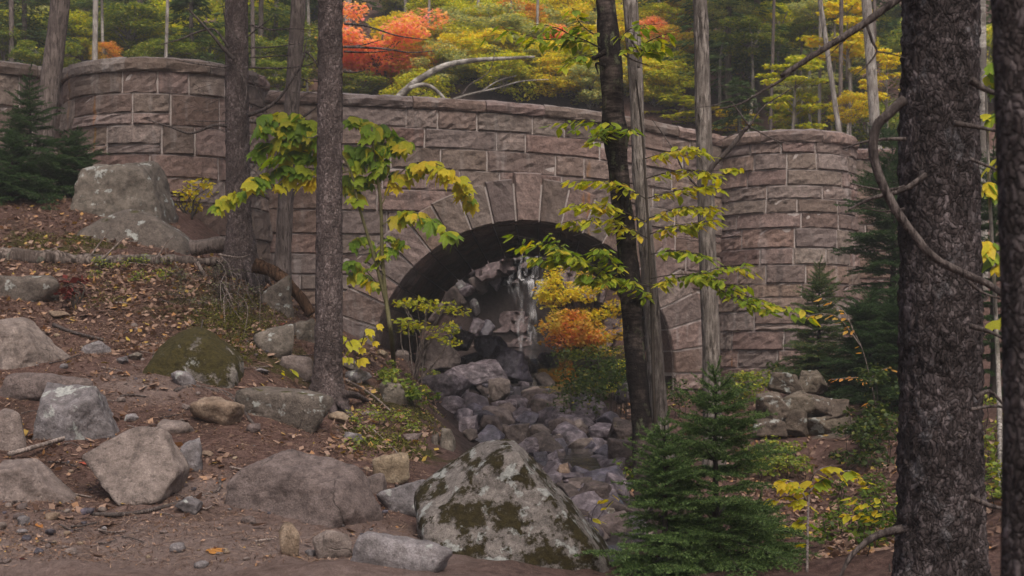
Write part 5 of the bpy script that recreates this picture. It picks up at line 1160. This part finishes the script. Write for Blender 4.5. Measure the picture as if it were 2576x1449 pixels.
def conif(seed):
    rn = np.random.RandomState(seed); V = []
    for k in range(95):
        s = rn.rand() ** .85; z = s; l = .34 * (1 - s) ** .8 + .02; a = rn.uniform(0, 6.283)
        for q in range(46):
            t = rn.rand() ** .7; w = rn.normal(0, .055) * (1.1 - t); ca, sa = math.cos(a), math.sin(a)
            p = np.array([ca * l * t - sa * w, sa * l * t + ca * w, z - .12 * l * t * 1.6 + rn.normal(0, .006)])
            aa = a + rn.choice([-1, 1]) * rn.uniform(.2, .9); d = np.array([math.cos(aa), math.sin(aa), -.3]); sd = np.array([-math.sin(aa), math.cos(aa), rn.normal(0, .5)])
            V += [p - sd * .004, p + sd * .004, p + d * .030 + sd * .002, p + d * .030 - sd * .002]
    return new_mesh('crown', np.array(V), np.arange(len(V)).reshape(-1, 4), M['needle'], False)
CONE = [conif(70 + k) for k in range(3)]
tv_, tf_ = tube(spline([(0, 0, 0), (.02, 0, .3), (-.015, .01, .65), (.02, 0, 1)], 16), np.linspace(1, .75, 16) * .02, 8, .1, 5, 3)
rbk = random.Random(33)
def trunk_between(t, b, top, r, m, bend=.05):
    mid = (b + top) / 2 + Vector((rbk.uniform(-1, 1), rbk.uniform(-1, 1), 0)) * bend * (top - b).length
    obj('trunk', *tube(spline([tuple(b - Vector((0, 0, .2))), tuple(mid), tuple(top)], 14), np.linspace(r, r * .6, 14), 8, .1, r * 77, 4), m, t)
def bg_tree(lab, px, py, rx, rz, Y, m, bark='bark_pale', group=None, cat='tree', tr=.05, name='leafy_tree', tier=False):
    if abs(P(px, 0, Y).x - .5) < 5.5 and Y < 39.4: Y = 39.6 + (Y - 33) * .3
    c = P(px, py, Y); sx = rx / F * Y; sz = rz / F * Y; b = Vector((c.x + rbk.uniform(-.3, .3), c.y, 0)); b.z = gz(b.x, b.y)
    if b.z > c.z - .1: c.z = b.z + sz * .4
    t = thing(name, lab, cat, b, group); CR = TIER if tier else CROWN; k = rbk.randrange(len(CR)); ro = (0, 0, rbk.uniform(0, 6.3))
    inst('crown', CR[k][0], t, c, ro, (sx, sx, sz), M[m]); inst('limbs', CR[k][1], t, c, ro, (sx, sx, sz), M[bark])
    trunk_between(t, b, c + Vector((0, 0, sz * .1)), tr, M[bark]); return t
def where(px):
    for lim, w in [(170, 'over the far left wing wall'), (330, 'behind the left half of the left turret'), (560, 'behind the right half of the left turret'), (790, 'between the two scaly spruce trunks'), (1010, 'just right of the near spruce trunk'), (1180, 'behind the bent birch'), (1330, 'right of the bent birch'), (1500, 'just left of the dark cherry trunk'), (1690, 'just right of the dark cherry trunk'), (1800, 'behind the straight grey trunk'), (1900, 'left of the right turret top'), (2010, 'over the middle of the right turret'), (2140, 'over the right edge of the right turret'), (2290, 'just left of the thick spruce trunk')]:
        if px < lim: return w
    return 'at the far right between the near trunks'
GR = 'leafy trees on the hillside behind the bridge'
bg_tree('flaming red-orange maple rising behind the bridge parapet', 965, 100, 165, 125, 37, 'lf_red', 'bark_brown', tr=.1)
bg_tree('orange-red lower maple crown just right of the near spruce trunk', 925, 165, 85, 60, 38, 'lf_red', 'bark_brown')
bg_tree('smaller red maple branch crown right of the flaming maple', 1075, 165, 75, 55, 36, 'lf_red', 'bark_brown')
bg_tree('scarlet treetop high behind the dark cherry trunk', 1400, 100, 70, 45, 44, 'lf_red', 'bark_brown')
bg_tree('red treetop right of the dark cherry trunk', 1640, 85, 60, 60, 44, 'lf_red', 'bark_brown')
bg_tree('red shrub low behind the parapet by the grey trunks', 1740, 150, 45, 50, 44, 'lf_orange', 'bark_brown')
bg_tree('bright yellow tree behind the dark cherry trunk', 1470, 205, 105, 85, 36, 'lf_lime', tier=True)
bg_tree('golden low tree peeping over the parapet at mid bridge', 1400, 270, 60, 30, 33.5, 'lf_yellow', tier=True)
bg_tree('brilliant yellow-green tree between cherry and grey trunk', 1560, 180, 90, 110, 37, 'lf_yellow', tier=True)
bg_tree('layered lime-yellow sapling above the right turret', 2000, 235, 115, 100, 33, 'lf_lime', tier=True)
bg_tree('lime bush hugging the parapet left of the right turret', 1720, 290, 90, 45, 33, 'lf_lime', tier=True)
bg_tree('golden-green bush behind the right turret coping', 1850, 300, 80, 45, 32.6, 'lf_yellow', tier=True)
bg_tree('sage green birch thicket at mid bridge', 1260, 180, 110, 90, 36, 'lf_sage', tier=True)
bg_tree('pale sage shrub left of the birch thicket', 1150, 215, 80, 60, 35, 'lf_sage')
bg_tree('sage and gold tree top centre', 1250, 70, 130, 70, 42, 'lf_sage')
bg_tree('yellow tree high right beside the thick spruce', 2130, 90, 120, 100, 36, 'lf_yellow', tier=True)
bg_tree('yellow tree right behind the leaning pale trunks', 2230, 210, 90, 90, 34, 'lf_yellow', tier=True)
bg_tree('gold-green tree top right of the grey trunk', 1960, 60, 110, 70, 41, 'lf_lime')
bg_tree('lime sapling overhanging the parapet between the cherry and the grey trunk', 1640, 265, 80, 60, 33.5, 'lf_lime', tier=True)
bg_tree('sage-gold sapling leaning over the parapet right of the bent birch', 1330, 225, 85, 60, 34.5, 'lf_sage', tier=True)
bg_tree('small gold bush far left above the turret', 265, 130, 45, 35, 38, 'lf_orange')
rfill = random.Random(91)
fill = [(rfill.uniform(0, 820), rfill.uniform(20, 150), rfill.uniform(60, 105), rfill.uniform(40, 70), rfill.uniform(37, 50), rfill.choice(['lf_green', 'lf_green', 'lf_lime', 'lf_sage'])) for _ in range(26)] + [(rfill.uniform(1080, 1760), rfill.uniform(30, 230), rfill.uniform(55, 95), rfill.uniform(40, 70), rfill.uniform(40.5, 50), rfill.choice(['lf_sage', 'lf_lime', 'lf_yellow', 'lf_lime', 'lf_sage', 'lf_orange'])) for _ in range(22)] + [(rfill.uniform(1800, 2560), rfill.uniform(20, 230), rfill.uniform(55, 95), rfill.uniform(40, 70), rfill.uniform(38, 50), rfill.choice(['lf_green', 'lf_lime', 'lf_yellow', 'lf_sage', 'lf_green'])) for _ in range(22)]
for px, py, rx, rz, Y, m in fill + [(40, 90, 110, 80, 40, 'lf_green'), (200, 80, 110, 70, 43, 'lf_lime'), (330, 70, 120, 75, 41, 'lf_green'), (450, 60, 120, 80, 43, 'lf_lime'), (530, 120, 90, 70, 38, 'lf_green'), (680, 80, 110, 80, 42, 'lf_green'), (760, 140, 100, 90, 40, 'lf_green'), (700, 190, 80, 50, 36, 'lf_green'),
                             (900, 215, 90, 45, 35, 'lf_green'), (1150, 120, 90, 80, 44, 'lf_sage'), (1330, 190, 90, 90, 40, 'lf_lime'), (1330, 60, 100, 70, 46, 'lf_sage'), (1500, 60, 100, 80, 45, 'lf_yellow'), (1630, 210, 80, 80, 40, 'lf_lime'), (1690, 60, 90, 70, 46, 'lf_orange'),
                             (2320, 120, 110, 120, 38, 'lf_green'), (2480, 150, 110, 130, 40, 'lf_lime'), (2140, 270, 60, 50, 33, 'lf_yellow'), (430, 130, 80, 45, 37, 'lf_green'), (120, 140, 90, 50, 36, 'lf_green'), (600, 30, 120, 80, 46, 'lf_lime'), (1420, 20, 120, 70, 49, 'lf_lime'), (1800, 20, 120, 60, 50, 'lf_lime'), (1060, 20, 120, 60, 50, 'lf_green'), (30, 0, 140, 70, 48, 'lf_green'), (260, -10, 140, 70, 50, 'lf_green'), (800, 20, 120, 60, 50, 'lf_green'), (2050, 0, 120, 70, 48, 'lf_yellow'), (1200, 0, 120, 60, 52, 'lf_sage')]:
    col_ = {'lf_green': 'green', 'lf_lime': 'yellow-green', 'lf_sage': 'sage green', 'lf_yellow': 'golden', 'lf_orange': 'orange'}[m]
    bg_tree('%s leafy tree %s on the hill %s' % (col_, 'high' if py < 60 else 'low' if py > 130 else 'halfway', where(px)), px, py, rx, rz, Y, m, group=GR)
for k in range(92):                                   # low bushes that cover the hillside
    px = rfill.uniform(1000, 1740) if k < 60 else rfill.choice([rfill.uniform(0, 860), rfill.uniform(1760, 2300)]); Y = (rfill.uniform(39.5, 42) if k < 40 else rfill.uniform(42, 51)) if k < 60 else rfill.uniform(36, 52)
    x = (px - CXP) / F * Y; r_m = rfill.uniform(.8, 1.35); py = HOR - (gz(x, Y) + r_m * .45 - EYE) * F / Y
    m = rfill.choice(['lf_sage', 'lf_lime', 'lf_yellow', 'lf_yellow', 'lf_lime'] if k < 60 else ['lf_green', 'lf_green', 'lf_lime', 'lf_sage'])
    col_ = {'lf_green': 'green', 'lf_lime': 'yellow-green', 'lf_sage': 'sage green', 'lf_yellow': 'golden'}[m]
    bg_tree('%s bush %s up the hillside %s' % (col_, 'low' if Y < 44 else 'high', where(px)), px, py, r_m * F / Y, r_m * .75 * F / Y, Y, m, group='bushes on the hillside behind the bridge', cat='bush', tr=.02, name='hill_bush')
def cone_tree(lab, px, Y, H, group, wide=1.0):
    b = P(px, 0, Y); b.z = gz(b.x, b.y); t = thing('fir_tree', lab, 'fir', b, group)
    inst('crown', rbk.choice(CONE), t, b + Vector((0, 0, .06 * H)), (0, 0, rbk.uniform(0, 6)), (H * wide, H * wide, H), M['needle_far']); trunk_between(t, b, b + Vector((0, 0, H * .95)), .012 * H + .03, M['bark_brown'], .01)
for px, Y, H in [(350, 44, 7), (480, 37.5, 4.4), (660, 40, 5.5), (820, 45, 6), (880, 36, 3.8), (60, 39, 5), (1830, 40, 6), (1910, 43, 8), (1790, 45, 8), (2090, 46, 8), (2200, 40, 5), (1860, 36, 3.6), (760, 48, 7), (2400, 44, 8)]:
    cone_tree('dark green %s fir on the hillside %s' % ('tall' if H > 6.4 else 'short', where(px)), px, Y, H, 'firs on the hillside behind the bridge', 1.15)
# bare trunks on the hill, their crowns above the picture
for px, Y, w, m, lean in [(235, 36, 16, 'bark_pale', -4), (262, 39, 8, 'bark_birch', 0), (875, 33.5, 22, 'bark_pale', -6), (1122, 40, 12, 'bark_birch', 4), (1140, 41, 10, 'bark_pale', 0), (1075, 43, 7, 'bark_pale', 0), (405, 34, 10, 'bark_pale', 3), (1285, 36, 6, 'bark_pale', 0), (1350, 35.5, 8, 'bark_pale', 0), (2145, 30.9, 15, 'bark_pale', -70), (2222, 31.8, 30, 'bark_pale', -30), (2110, 34, 12, 'bark_brown', 0), (2186, 33, 10, 'bark_brown', 0),
                          (640, 38, 12, 'bark_brown', 0), (690, 42, 12, 'bark_brown', 6), (30, 38, 14, 'bark_brown', 0), (1200, 44, 8, 'bark_birch', 3), (1660, 41, 10, 'bark_pale', 0), (1830, 36, 9, 'bark_brown', 0), (1935, 37, 9, 'bark_brown', 0), (2060, 37, 9, 'bark_pale', 0), (2475, 26, 24, 'bark_birch', -5), (1020, 47, 9, 'bark_pale', 0), (780, 44, 9, 'bark_pale', 0), (1880, 46, 8, 'bark_pale', 0)]:
    if abs(P(px, 0, Y).x - .5) < 6 and 32 < Y < 41.5: Y = 42.0 + (Y - 32) * .4
    b = P(px, 0, Y); b.z = gz(b.x, b.y); t = thing('slender_tree', '%s slender trunk on the hillside %s' % ({'bark_pale': 'pale', 'bark_birch': 'white birch', 'bark_brown': 'dark'}[m], where(px)), 'tree', b, 'slender trunks on the hillside behind the bridge')
    top = b + Vector((lean / F * Y * 3.4, 0, 15.0)); trunk_between(t, b, top, w / F * Y * .5, M[m], .015)
    k = rbk.randrange(5); inst('crown', CROWN[k][0], t, top, (0, 0, rbk.uniform(0, 6)), (.9, .9, 1.4), M[rbk.choice(['lf_green', 'lf_lime', 'lf_yellow'])])
# fallen birch beyond the road
fb = thing('fallen_birch', 'bent whitish birch trunk arching over the parapet at mid bridge', 'tree', P(1000, 300, 33.5))
limb(fb, pl([(985, 270), (1015, 233), (1060, 197), (1120, 165), (1190, 152), (1270, 147), (1345, 143)], 33.3), .11, 'bark_birch', 'trunk', .03)
limb(fb, pl([(1030, 222), (1065, 213), (1095, 225), (1118, 250)], 33.1), .055, 'bark_birch', r1=.04)
limb(fb, pl([(1140, 250), (1190, 235), (1250, 222), (1310, 205), (1380, 200)], 33.2), .03, 'bark_birch'); limb(fb, pl([(1205, 235), (1250, 205), (1300, 190)], 33.2), .018, 'bark_birch'); limb(fb, pl([(1160, 245), (1180, 215), (1230, 180), (1245, 130)], 33.2), .022, 'deadwood')

# ------------------------------------------------------------------ shrubs seen through and beside the arch
def shrub(lab, clusters, n, size, m, base, bark='stem_dark', name='shrub', cat='shrub', group=None, stems=6, flat=.45, sr=.014):
    t = thing(name, lab, cat, base, group); rn = np.random.RandomState(int(abs(base[0] * 917 + base[1] * 131)) % 99991); cl = [(np.array(c), a, b, d) for c, a, b, d in clusters]
    v, f = leaf_cloud(cl, n, size, rn.randint(9999), flat); obj('foliage', v, f, M[m], t, smooth=False)
    for c in cl[:14]:
        obj('stem', *tube(spline([tuple(Vector(base) + Vector((rn.normal(0, .05), rn.normal(0, .05), -.05))), tuple((np.array(base) * .5 + c[0] * .5) + np.array([rn.normal(0, .1), 0, .05])), tuple(c[0])], 8), np.linspace(sr, sr * .3, 8), 5), M[bark], t)
    return t
def cl_px(L, Y, fl=.55, dy=.4):
    return [(P(x, y, Y + rbk.uniform(-dy, dy)), r / F * Y * 1.9, r / F * Y * 1.9, r / F * Y * fl * 1.9) for x, y, r in L]
rq = random.Random(12)
def blob(x0, x1, y0, y1, n, r): return [(rq.uniform(x0, x1), rq.uniform(y0, y1), rq.uniform(r * .6, r * 1.3)) for _ in range(n)]
def foot(px, Y): v = P(px, 0, Y); v.z = gz(v.x, v.y); return v
shrub('yellow-leaved bush high in the arch opening, beside the falls', cl_px(blob(1370, 1570, 675, 760, 22, 18) + blob(1480, 1590, 760, 880, 12, 18) + blob(1330, 1440, 690, 715, 5, 9), 35.4), 3200, .10, 'lf_yellow', foot(1500, 35.5))
shrub('orange-leaved bush in the middle of the arch opening', cl_px(blob(1365, 1500, 765, 870, 18, 18) + blob(1400, 1560, 840, 920, 10, 18), 34.6), 3000, .10, 'lf_orange', foot(1450, 34.8))
shrub('green bush low in the arch opening behind the cherry trunk', cl_px(blob(1400, 1590, 880, 965, 22, 18) + blob(1385, 1500, 930, 1000, 10, 14), 33.9), 2800, .09, 'lf_green', foot(1500, 34.0))
shrub('wispy olive-leaved shrub at the left foot of the arch', cl_px(blob(1010, 1160, 755, 790, 10, 16) + blob(1010, 1140, 790, 860, 10, 16), 22.0, .35), 620, .075, 'lf_lime', foot(1040, 22.0), 'drywood')
shrub('small yellow shrub against the wall behind the huge boulder', cl_px(blob(430, 560, 430, 600, 14, 16), 21.4, .5), 380, .085, 'lf_yellow', foot(480, 20.9))
def gplant(lab, x0, x1, y0, y1, k, h, n, size, m, r=.12, back=24.5):
    """low plant that follows the ground: clusters stand a little above it"""
    cl = []
    for _ in range(k):
        g = G(rq.uniform(x0, x1), rq.uniform(y0, y1), y1=back); hh = h * rq.uniform(.3, 1.0); rr_ = r * rq.uniform(.6, 1.3); cl.append((g + Vector((0, 0, hh)), rr_, rr_, rr_ * .5))
    base = G((x0 + x1) / 2, (y0 + y1) / 2, y1=back); t = thing('ground_plant', lab, 'plant', base)
    v, f = leaf_cloud([(np.array(c[0]), *c[1:]) for c in cl], n, size, rq.randrange(9999), .5); obj('foliage', v, f, M[m], t, smooth=False)
    for c in cl: q_ = c[0].copy(); q_.z = gz(q_.x, q_.y) - .02; obj('stem', *tube([tuple(q_), tuple((q_ + c[0]) / 2 + Vector((.02, 0, 0))), tuple(c[0])], .004, 4), M['stem_dark'], t)
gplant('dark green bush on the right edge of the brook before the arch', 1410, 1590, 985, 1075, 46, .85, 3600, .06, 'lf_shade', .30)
gplant('low yellow-tipped bush by the right arch foot', 1530, 1600, 980, 1030, 12, .6, 900, .06, 'lf_lime', .16)
gplant('low bright green plant on the bank right of the near spruce', 960, 1100, 960, 1015, 16, .25, 620, .06, 'lf_green')
gplant('little green plant on the brook bank lip', 1030, 1090, 1015, 1035, 6, .2, 160, .06, 'lf_dark')
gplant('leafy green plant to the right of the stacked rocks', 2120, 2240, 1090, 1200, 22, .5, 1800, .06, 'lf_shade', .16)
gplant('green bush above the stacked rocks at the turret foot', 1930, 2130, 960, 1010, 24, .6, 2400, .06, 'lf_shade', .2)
gplant('green plant between the turret foot and the young spruces', 1850, 1940, 990, 1040, 14, .4, 900, .06, 'lf_green', .15)
gplant('low leafy plant in front of the stacked rocks', 1880, 2040, 1170, 1230, 20, .35, 1100, .055, 'lf_green', .14)
gplant('scrubby green undergrowth below the yellow sapling', 2060, 2260, 1240, 1400, 34, .22, 1300, .045, 'lf_dark', .12)
gplant('sparse undergrowth between the two near trunks', 2470, 2570, 1050, 1300, 24, .3, 900, .05, 'lf_green', .13)
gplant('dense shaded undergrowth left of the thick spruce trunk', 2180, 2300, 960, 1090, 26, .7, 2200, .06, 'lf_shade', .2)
gplant('low shaded plants along the foot of the wall between the grey trunks', 1680, 1880, 1000, 1060, 20, .35, 1000, .055, 'lf_shade', .16)
gplant('scattered seedlings around the cherry foot', 1560, 1720, 1120, 1230, 12, .2, 340, .05, 'lf_dark')
gplant('purplish low bilberry patch on the mossy slope', 420, 650, 690, 800, 46, .16, 2200, .03, 'lf_bil', .12)
gplant('green low bilberry patch under the fallen log', 200, 420, 660, 730, 20, .14, 700, .03, 'lf_green', .10)
gplant('grassy green tufts on the bank below the near spruce', 880, 1060, 1050, 1140, 22, .10, 600, .035, 'lf_green', .10)
shrub('dark red oak seedling on the slope below the fallen log', cl_px(blob(155, 215, 690, 760, 6, 12), 15.9, .5), 60, .10, 'lf_dkred', foot(190, 15.8))

# ------------------------------------------------------------------ logs, sticks, roots, litter
def gpath(L, lift): return [G(x, y, lift=lift) for x, y in L]
lg = thing('fallen_log', 'grey dead log with broken branch stubs lying along the left slope', 'log', G(300, 668))
obj('stem', *tube(spline([tuple(p) for p in [P(-60, 648, 17.1), P(80, 650, 17.1), P(250, 655, 17.25), P(420, 655, 17.4), P(570, 662, 17.5)]], 50), np.interp(np.arange(50), [0, 15, 18, 50], [.12, .11, .085, .05]), 14, .42, 3, 7), M['logwood'], lg)
for q, r in [([(395, 650), (420, 610), (440, 595)], .014), ([(260, 650), (300, 610), (320, 592)], .016), ([(230, 640), (260, 600), (275, 580)], .012), ([(90, 660), (100, 640), (150, 620)], .014), ([(140, 660), (170, 680)], .014), ([(50, 665), (75, 685)], .016), ([(495, 660), (520, 700), (545, 742)], .028), ([(240, 665), (280, 695)], .022), ([(420, 655), (415, 620)], .008), ([(440, 660), (455, 690)], .010), ([(550, 640), (600, 648), (630, 640)], .016), ([(320, 660), (380, 668), (430, 690)], .006)]:
    limb(lg, pl(q, 17.15), r, 'drywood', 'branch_stub')
rl2 = obj('rotten_log', *tube(spline([tuple(P(x, y, 16.6)) for x, y in [(640, 665), (680, 680), (720, 710), (755, 750), (785, 790)]], 24), np.linspace(.09, .06, 24), 10, .3, 8, 6), M['rotten'], None, P(700, 700, 16.6)); tag(rl2, 'dark rotten log sloping down behind the upright slab', 'log')
lg2 = obj('mossy_log', *tube(spline([tuple(P(x, y, 17.9)) for x, y in [(480, 625), (530, 618), (590, 610), (640, 600)]], 20), .10, 10, .2, 8, 6), M['bark_brown'], None, P(540, 620, 17.9)); tag(lg2, 'thick brown log end behind the bare spruce foot', 'log')
def stick(lab, L, r, m='drywood', lift=.02, name='stick', group=None):
    pts = gpath(L, lift); o = obj(name, *tube(spline([tuple(p) for p in pts], 24), np.linspace(r, r * .6, 24), 7, .15, r * 99, 20), M[m], None, pts[0]); return tag(o, lab, 'root' if 'root' in name else 'stick', group)
stick('pale weathered stick lying left of the pinkish slab', [(22, 1160), (120, 1135), (222, 1098)], .022, lift=.05)
stick('grey surface root curling round the cracked tan rock', [(440, 990), (480, 972), (540, 985), (590, 1010), (625, 1055), (655, 1090)], .024, 'deadwood', .0, 'surface_root')
stick('thin surface root behind the curling one', [(500, 975), (570, 990), (615, 1030), (640, 1075)], .014, 'deadwood', .0, 'surface_root')
stick('long snaking root crossing the path before the slab', [(235, 1298), (330, 1296), (420, 1280), (490, 1255), (545, 1240), (555, 1215), (545, 1203)], .017, 'deadwood', .005, 'surface_root')
stick('short wavy root left of the snaking one', [(85, 1292), (130, 1286), (180, 1290)], .012, 'deadwood', .0, 'surface_root')
stick('dark stick lying above the pale paired stone', [(135, 825), (180, 840), (260, 862)], .022, 'deadwood', .02)
stick('slender stick on the bank edge right of the near spruce', [(930, 1080), (985, 1130), (1010, 1160)], .010, 'drywood', .02)
stick('dead branch on the bank behind the near spruce', [(870, 965), (930, 1000), (985, 1045)], .014, 'drywood', .04)
stick('thin twig lying across the middle slope', [(470, 880), (500, 850), (510, 810)], .012, 'deadwood', .02)
for k in range(70):
    x, y = rq.uniform(0, 1000), rq.uniform(620, 1380); a = rq.uniform(-.6, .6); l = rq.uniform(20, 80)
    stick('thin dry twig lying on the forest floor', [(x, y), (x + l * .5, y + a * l * .25 + rq.uniform(-4, 4)), (x + l, y + a * l * .5)], rq.uniform(.003, .010), rq.choice(['drywood', 'deadwood']), .016, 'twig', 'dry twigs on the forest floor')
db = thing('dead_brush', 'tangle of fine dead twigs spilling below the bare spruce foot', 'brush', G(660, 760))
for q in range(44):
    x, y = rq.uniform(540, 700), rq.uniform(655, 760); dx, dy = rq.uniform(-20, 80), rq.uniform(10, 110); h = rq.uniform(.04, .22)
    p0, p2 = G(x, y, lift=h), G(x + dx, y + dy, lift=.02); mid = (p0 + p2) / 2 + Vector((rq.uniform(-.1, .1), rq.uniform(-.1, 0), rq.uniform(.02, .15)))
    limb(db, [p0, mid, p2], rq.uniform(.003, .008), 'drywood' if q % 3 else 'deadwood', 'twig')
def scatter(n, px0, px1, py0, py1, seed):
    """points on the ground inside a patch of the view"""
    rn = np.random.RandomState(seed); g = np.array([tuple(G(x, y)) for x, y in [(px0, py0), (px1, py0), (px0, py1), (px1, py1)]])
    u, v = rn.rand(n), rn.rand(n); x = (g[0, 0] * (1 - u) + g[1, 0] * u) * (1 - v) + (g[2, 0] * (1 - u) + g[3, 0] * u) * v; y = (g[0, 1] * (1 - u) + g[1, 1] * u) * (1 - v) + (g[2, 1] * (1 - u) + g[3, 1] * u) * v
    return np.stack([x, y, fine(x, y)], axis=1)
def litter(name, pts, size, m, seed, lift=.012, flat=.3, ratio=.62, per=3):
    pts = np.concatenate(pts); rn = np.random.RandomState(seed); v, f = leaf_cloud([((0, 0, 0), 1, 1, 1)], len(pts) * per, size, seed, flat, ratio)
    ctr = v.reshape(-1, 4, 3).mean(axis=1); p = np.repeat(pts, per, axis=0); p[:, :2] += rn.normal(0, .06, (len(p), 2)); p[:, 2] = fine(p[:, 0], p[:, 1]) + lift * rn.uniform(.3, 1.5, len(p))
    v = (v.reshape(-1, 4, 3) - ctr[:, None, :] + p[:, None, :]).reshape(-1, 3)
    o = obj(name, v, f, m, None, smooth=False); o['kind'] = 'stuff'; o['label'] = {'leaf_litter': 'brown fallen leaves and scraps covering the forest floor', 'needle_litter': 'reddish spruce needles matted over the path', 'moss_cushion': 'yellow-green moss tufts on the slope'}[name]; o['category'] = {'leaf_litter': 'litter', 'needle_litter': 'litter', 'moss_cushion': 'moss'}[name]
litter('leaf_litter', [scatter(1500, -20, 1000, 600, 900, 1), scatter(900, -900, 440, 505, 640, 21), scatter(900, -900, 0, 640, 1000, 31), scatter(700, 1560, 2300, 1010, 1250, 22), scatter(600, 280, 700, 690, 900, 2), scatter(900, 1800, 2560, 1060, 1400, 3), scatter(320, 850, 1100, 930, 1160, 4), scatter(260, -20, 950, 900, 1300, 5)], .075, M['lf_litter'], 5, .02, .5)
litter('leaf_litter', [scatter(1500, -20, 1050, 900, 1430, 11), scatter(1600, -20, 800, 640, 930, 12)], .026, M['lf_litter'], 15, .012, .5)
litter('needle_litter', [scatter(7000, -20, 1050, 900, 1430, 6), scatter(5000, -20, 760, 640, 930, 7), scatter(2500, -20, 440, 505, 650, 23)], .055, M['needle_dry'], 8, .010, .25, .085, 5)
litter('moss_cushion', [scatter(n, a0, a1, b0, b1, n) for a0, a1, b0, b1, n in [(560, 720, 760, 900, 900), (60, 130, 590, 620, 160), (170, 260, 590, 620, 160), (900, 1060, 1080, 1150, 500), (480, 620, 760, 830, 500), (1030, 1100, 1030, 1080, 260), (230, 320, 730, 770, 120)]], .024, M['moss'], 9, .02, .9)
for k in range(110):
    px, py = (rq.uniform(-10, 1000), rq.uniform(1090, 1420)) if k < 50 else (rq.uniform(100, 760), rq.uniform(690, 1000))
    g = G(px, py, lift=.015); o = inst('fallen_leaf', LEAF_MAPLE if rq.random() < .6 else LEAF_OVAL, None, g, (rq.uniform(-.4, .4), rq.uniform(-.4, .3), rq.uniform(0, 6.3)), rq.uniform(.06, .12), M['lf_litter1'])
    tag(o, 'single dry fallen leaf on the forest floor', 'leaf', 'dry leaves on the forest floor')

# ------------------------------------------------------------------ crowns of the three leafy trees
def leafy_top(t, x, y, z, r, n, ms):
    for j in range(n):
        kk = rbk.randrange(5); inst('crown', CROWN[kk][0], t, (x + rbk.uniform(-1, 1) * r * .4, y + rbk.uniform(-1, 1) * r * .4, z + 1.3 * r * .8 * j), (0, 0, rbk.uniform(0, 6)), (r * (1 - .15 * j), r * (1 - .15 * j), r * .75), M[rbk.choice(ms)])
for t, p_ in ((t4, p4), (t5, p5), (t6, p6)): leafy_top(t, p_[1].x, p_[1].y, 9.0, 1.7, 2, ['lf_green', 'lf_lime'])
# ------------------------------------------------------------------ the damp air of the valley
hz = NT('valley_air'); hv = hz.n.new('ShaderNodeVolumePrincipled'); hv.inputs['Color'].default_value = (.86, .86, .88, 1); hv.inputs['Density'].default_value = HAZE; hv.inputs['Anisotropy'].default_value = .2
hz.l.new(hv.outputs[0], hz.out.inputs['Volume'])
x0, x1, y0_, y1_, z0, z1 = -152, 152, -62, 172, -2.2, 60
o = obj('haze', [(x, y, z) for x in (x0, x1) for y in (y0_, y1_) for z in (z0, z1)], [(0, 1, 3, 2), (4, 6, 7, 5), (0, 4, 5, 1), (2, 3, 7, 6), (0, 2, 6, 4), (1, 5, 7, 3)], hz.m, None, smooth=False)
o['kind'] = 'stuff'; o['label'] = 'thin pale haze in the air of the wooded valley'; o['category'] = 'haze'
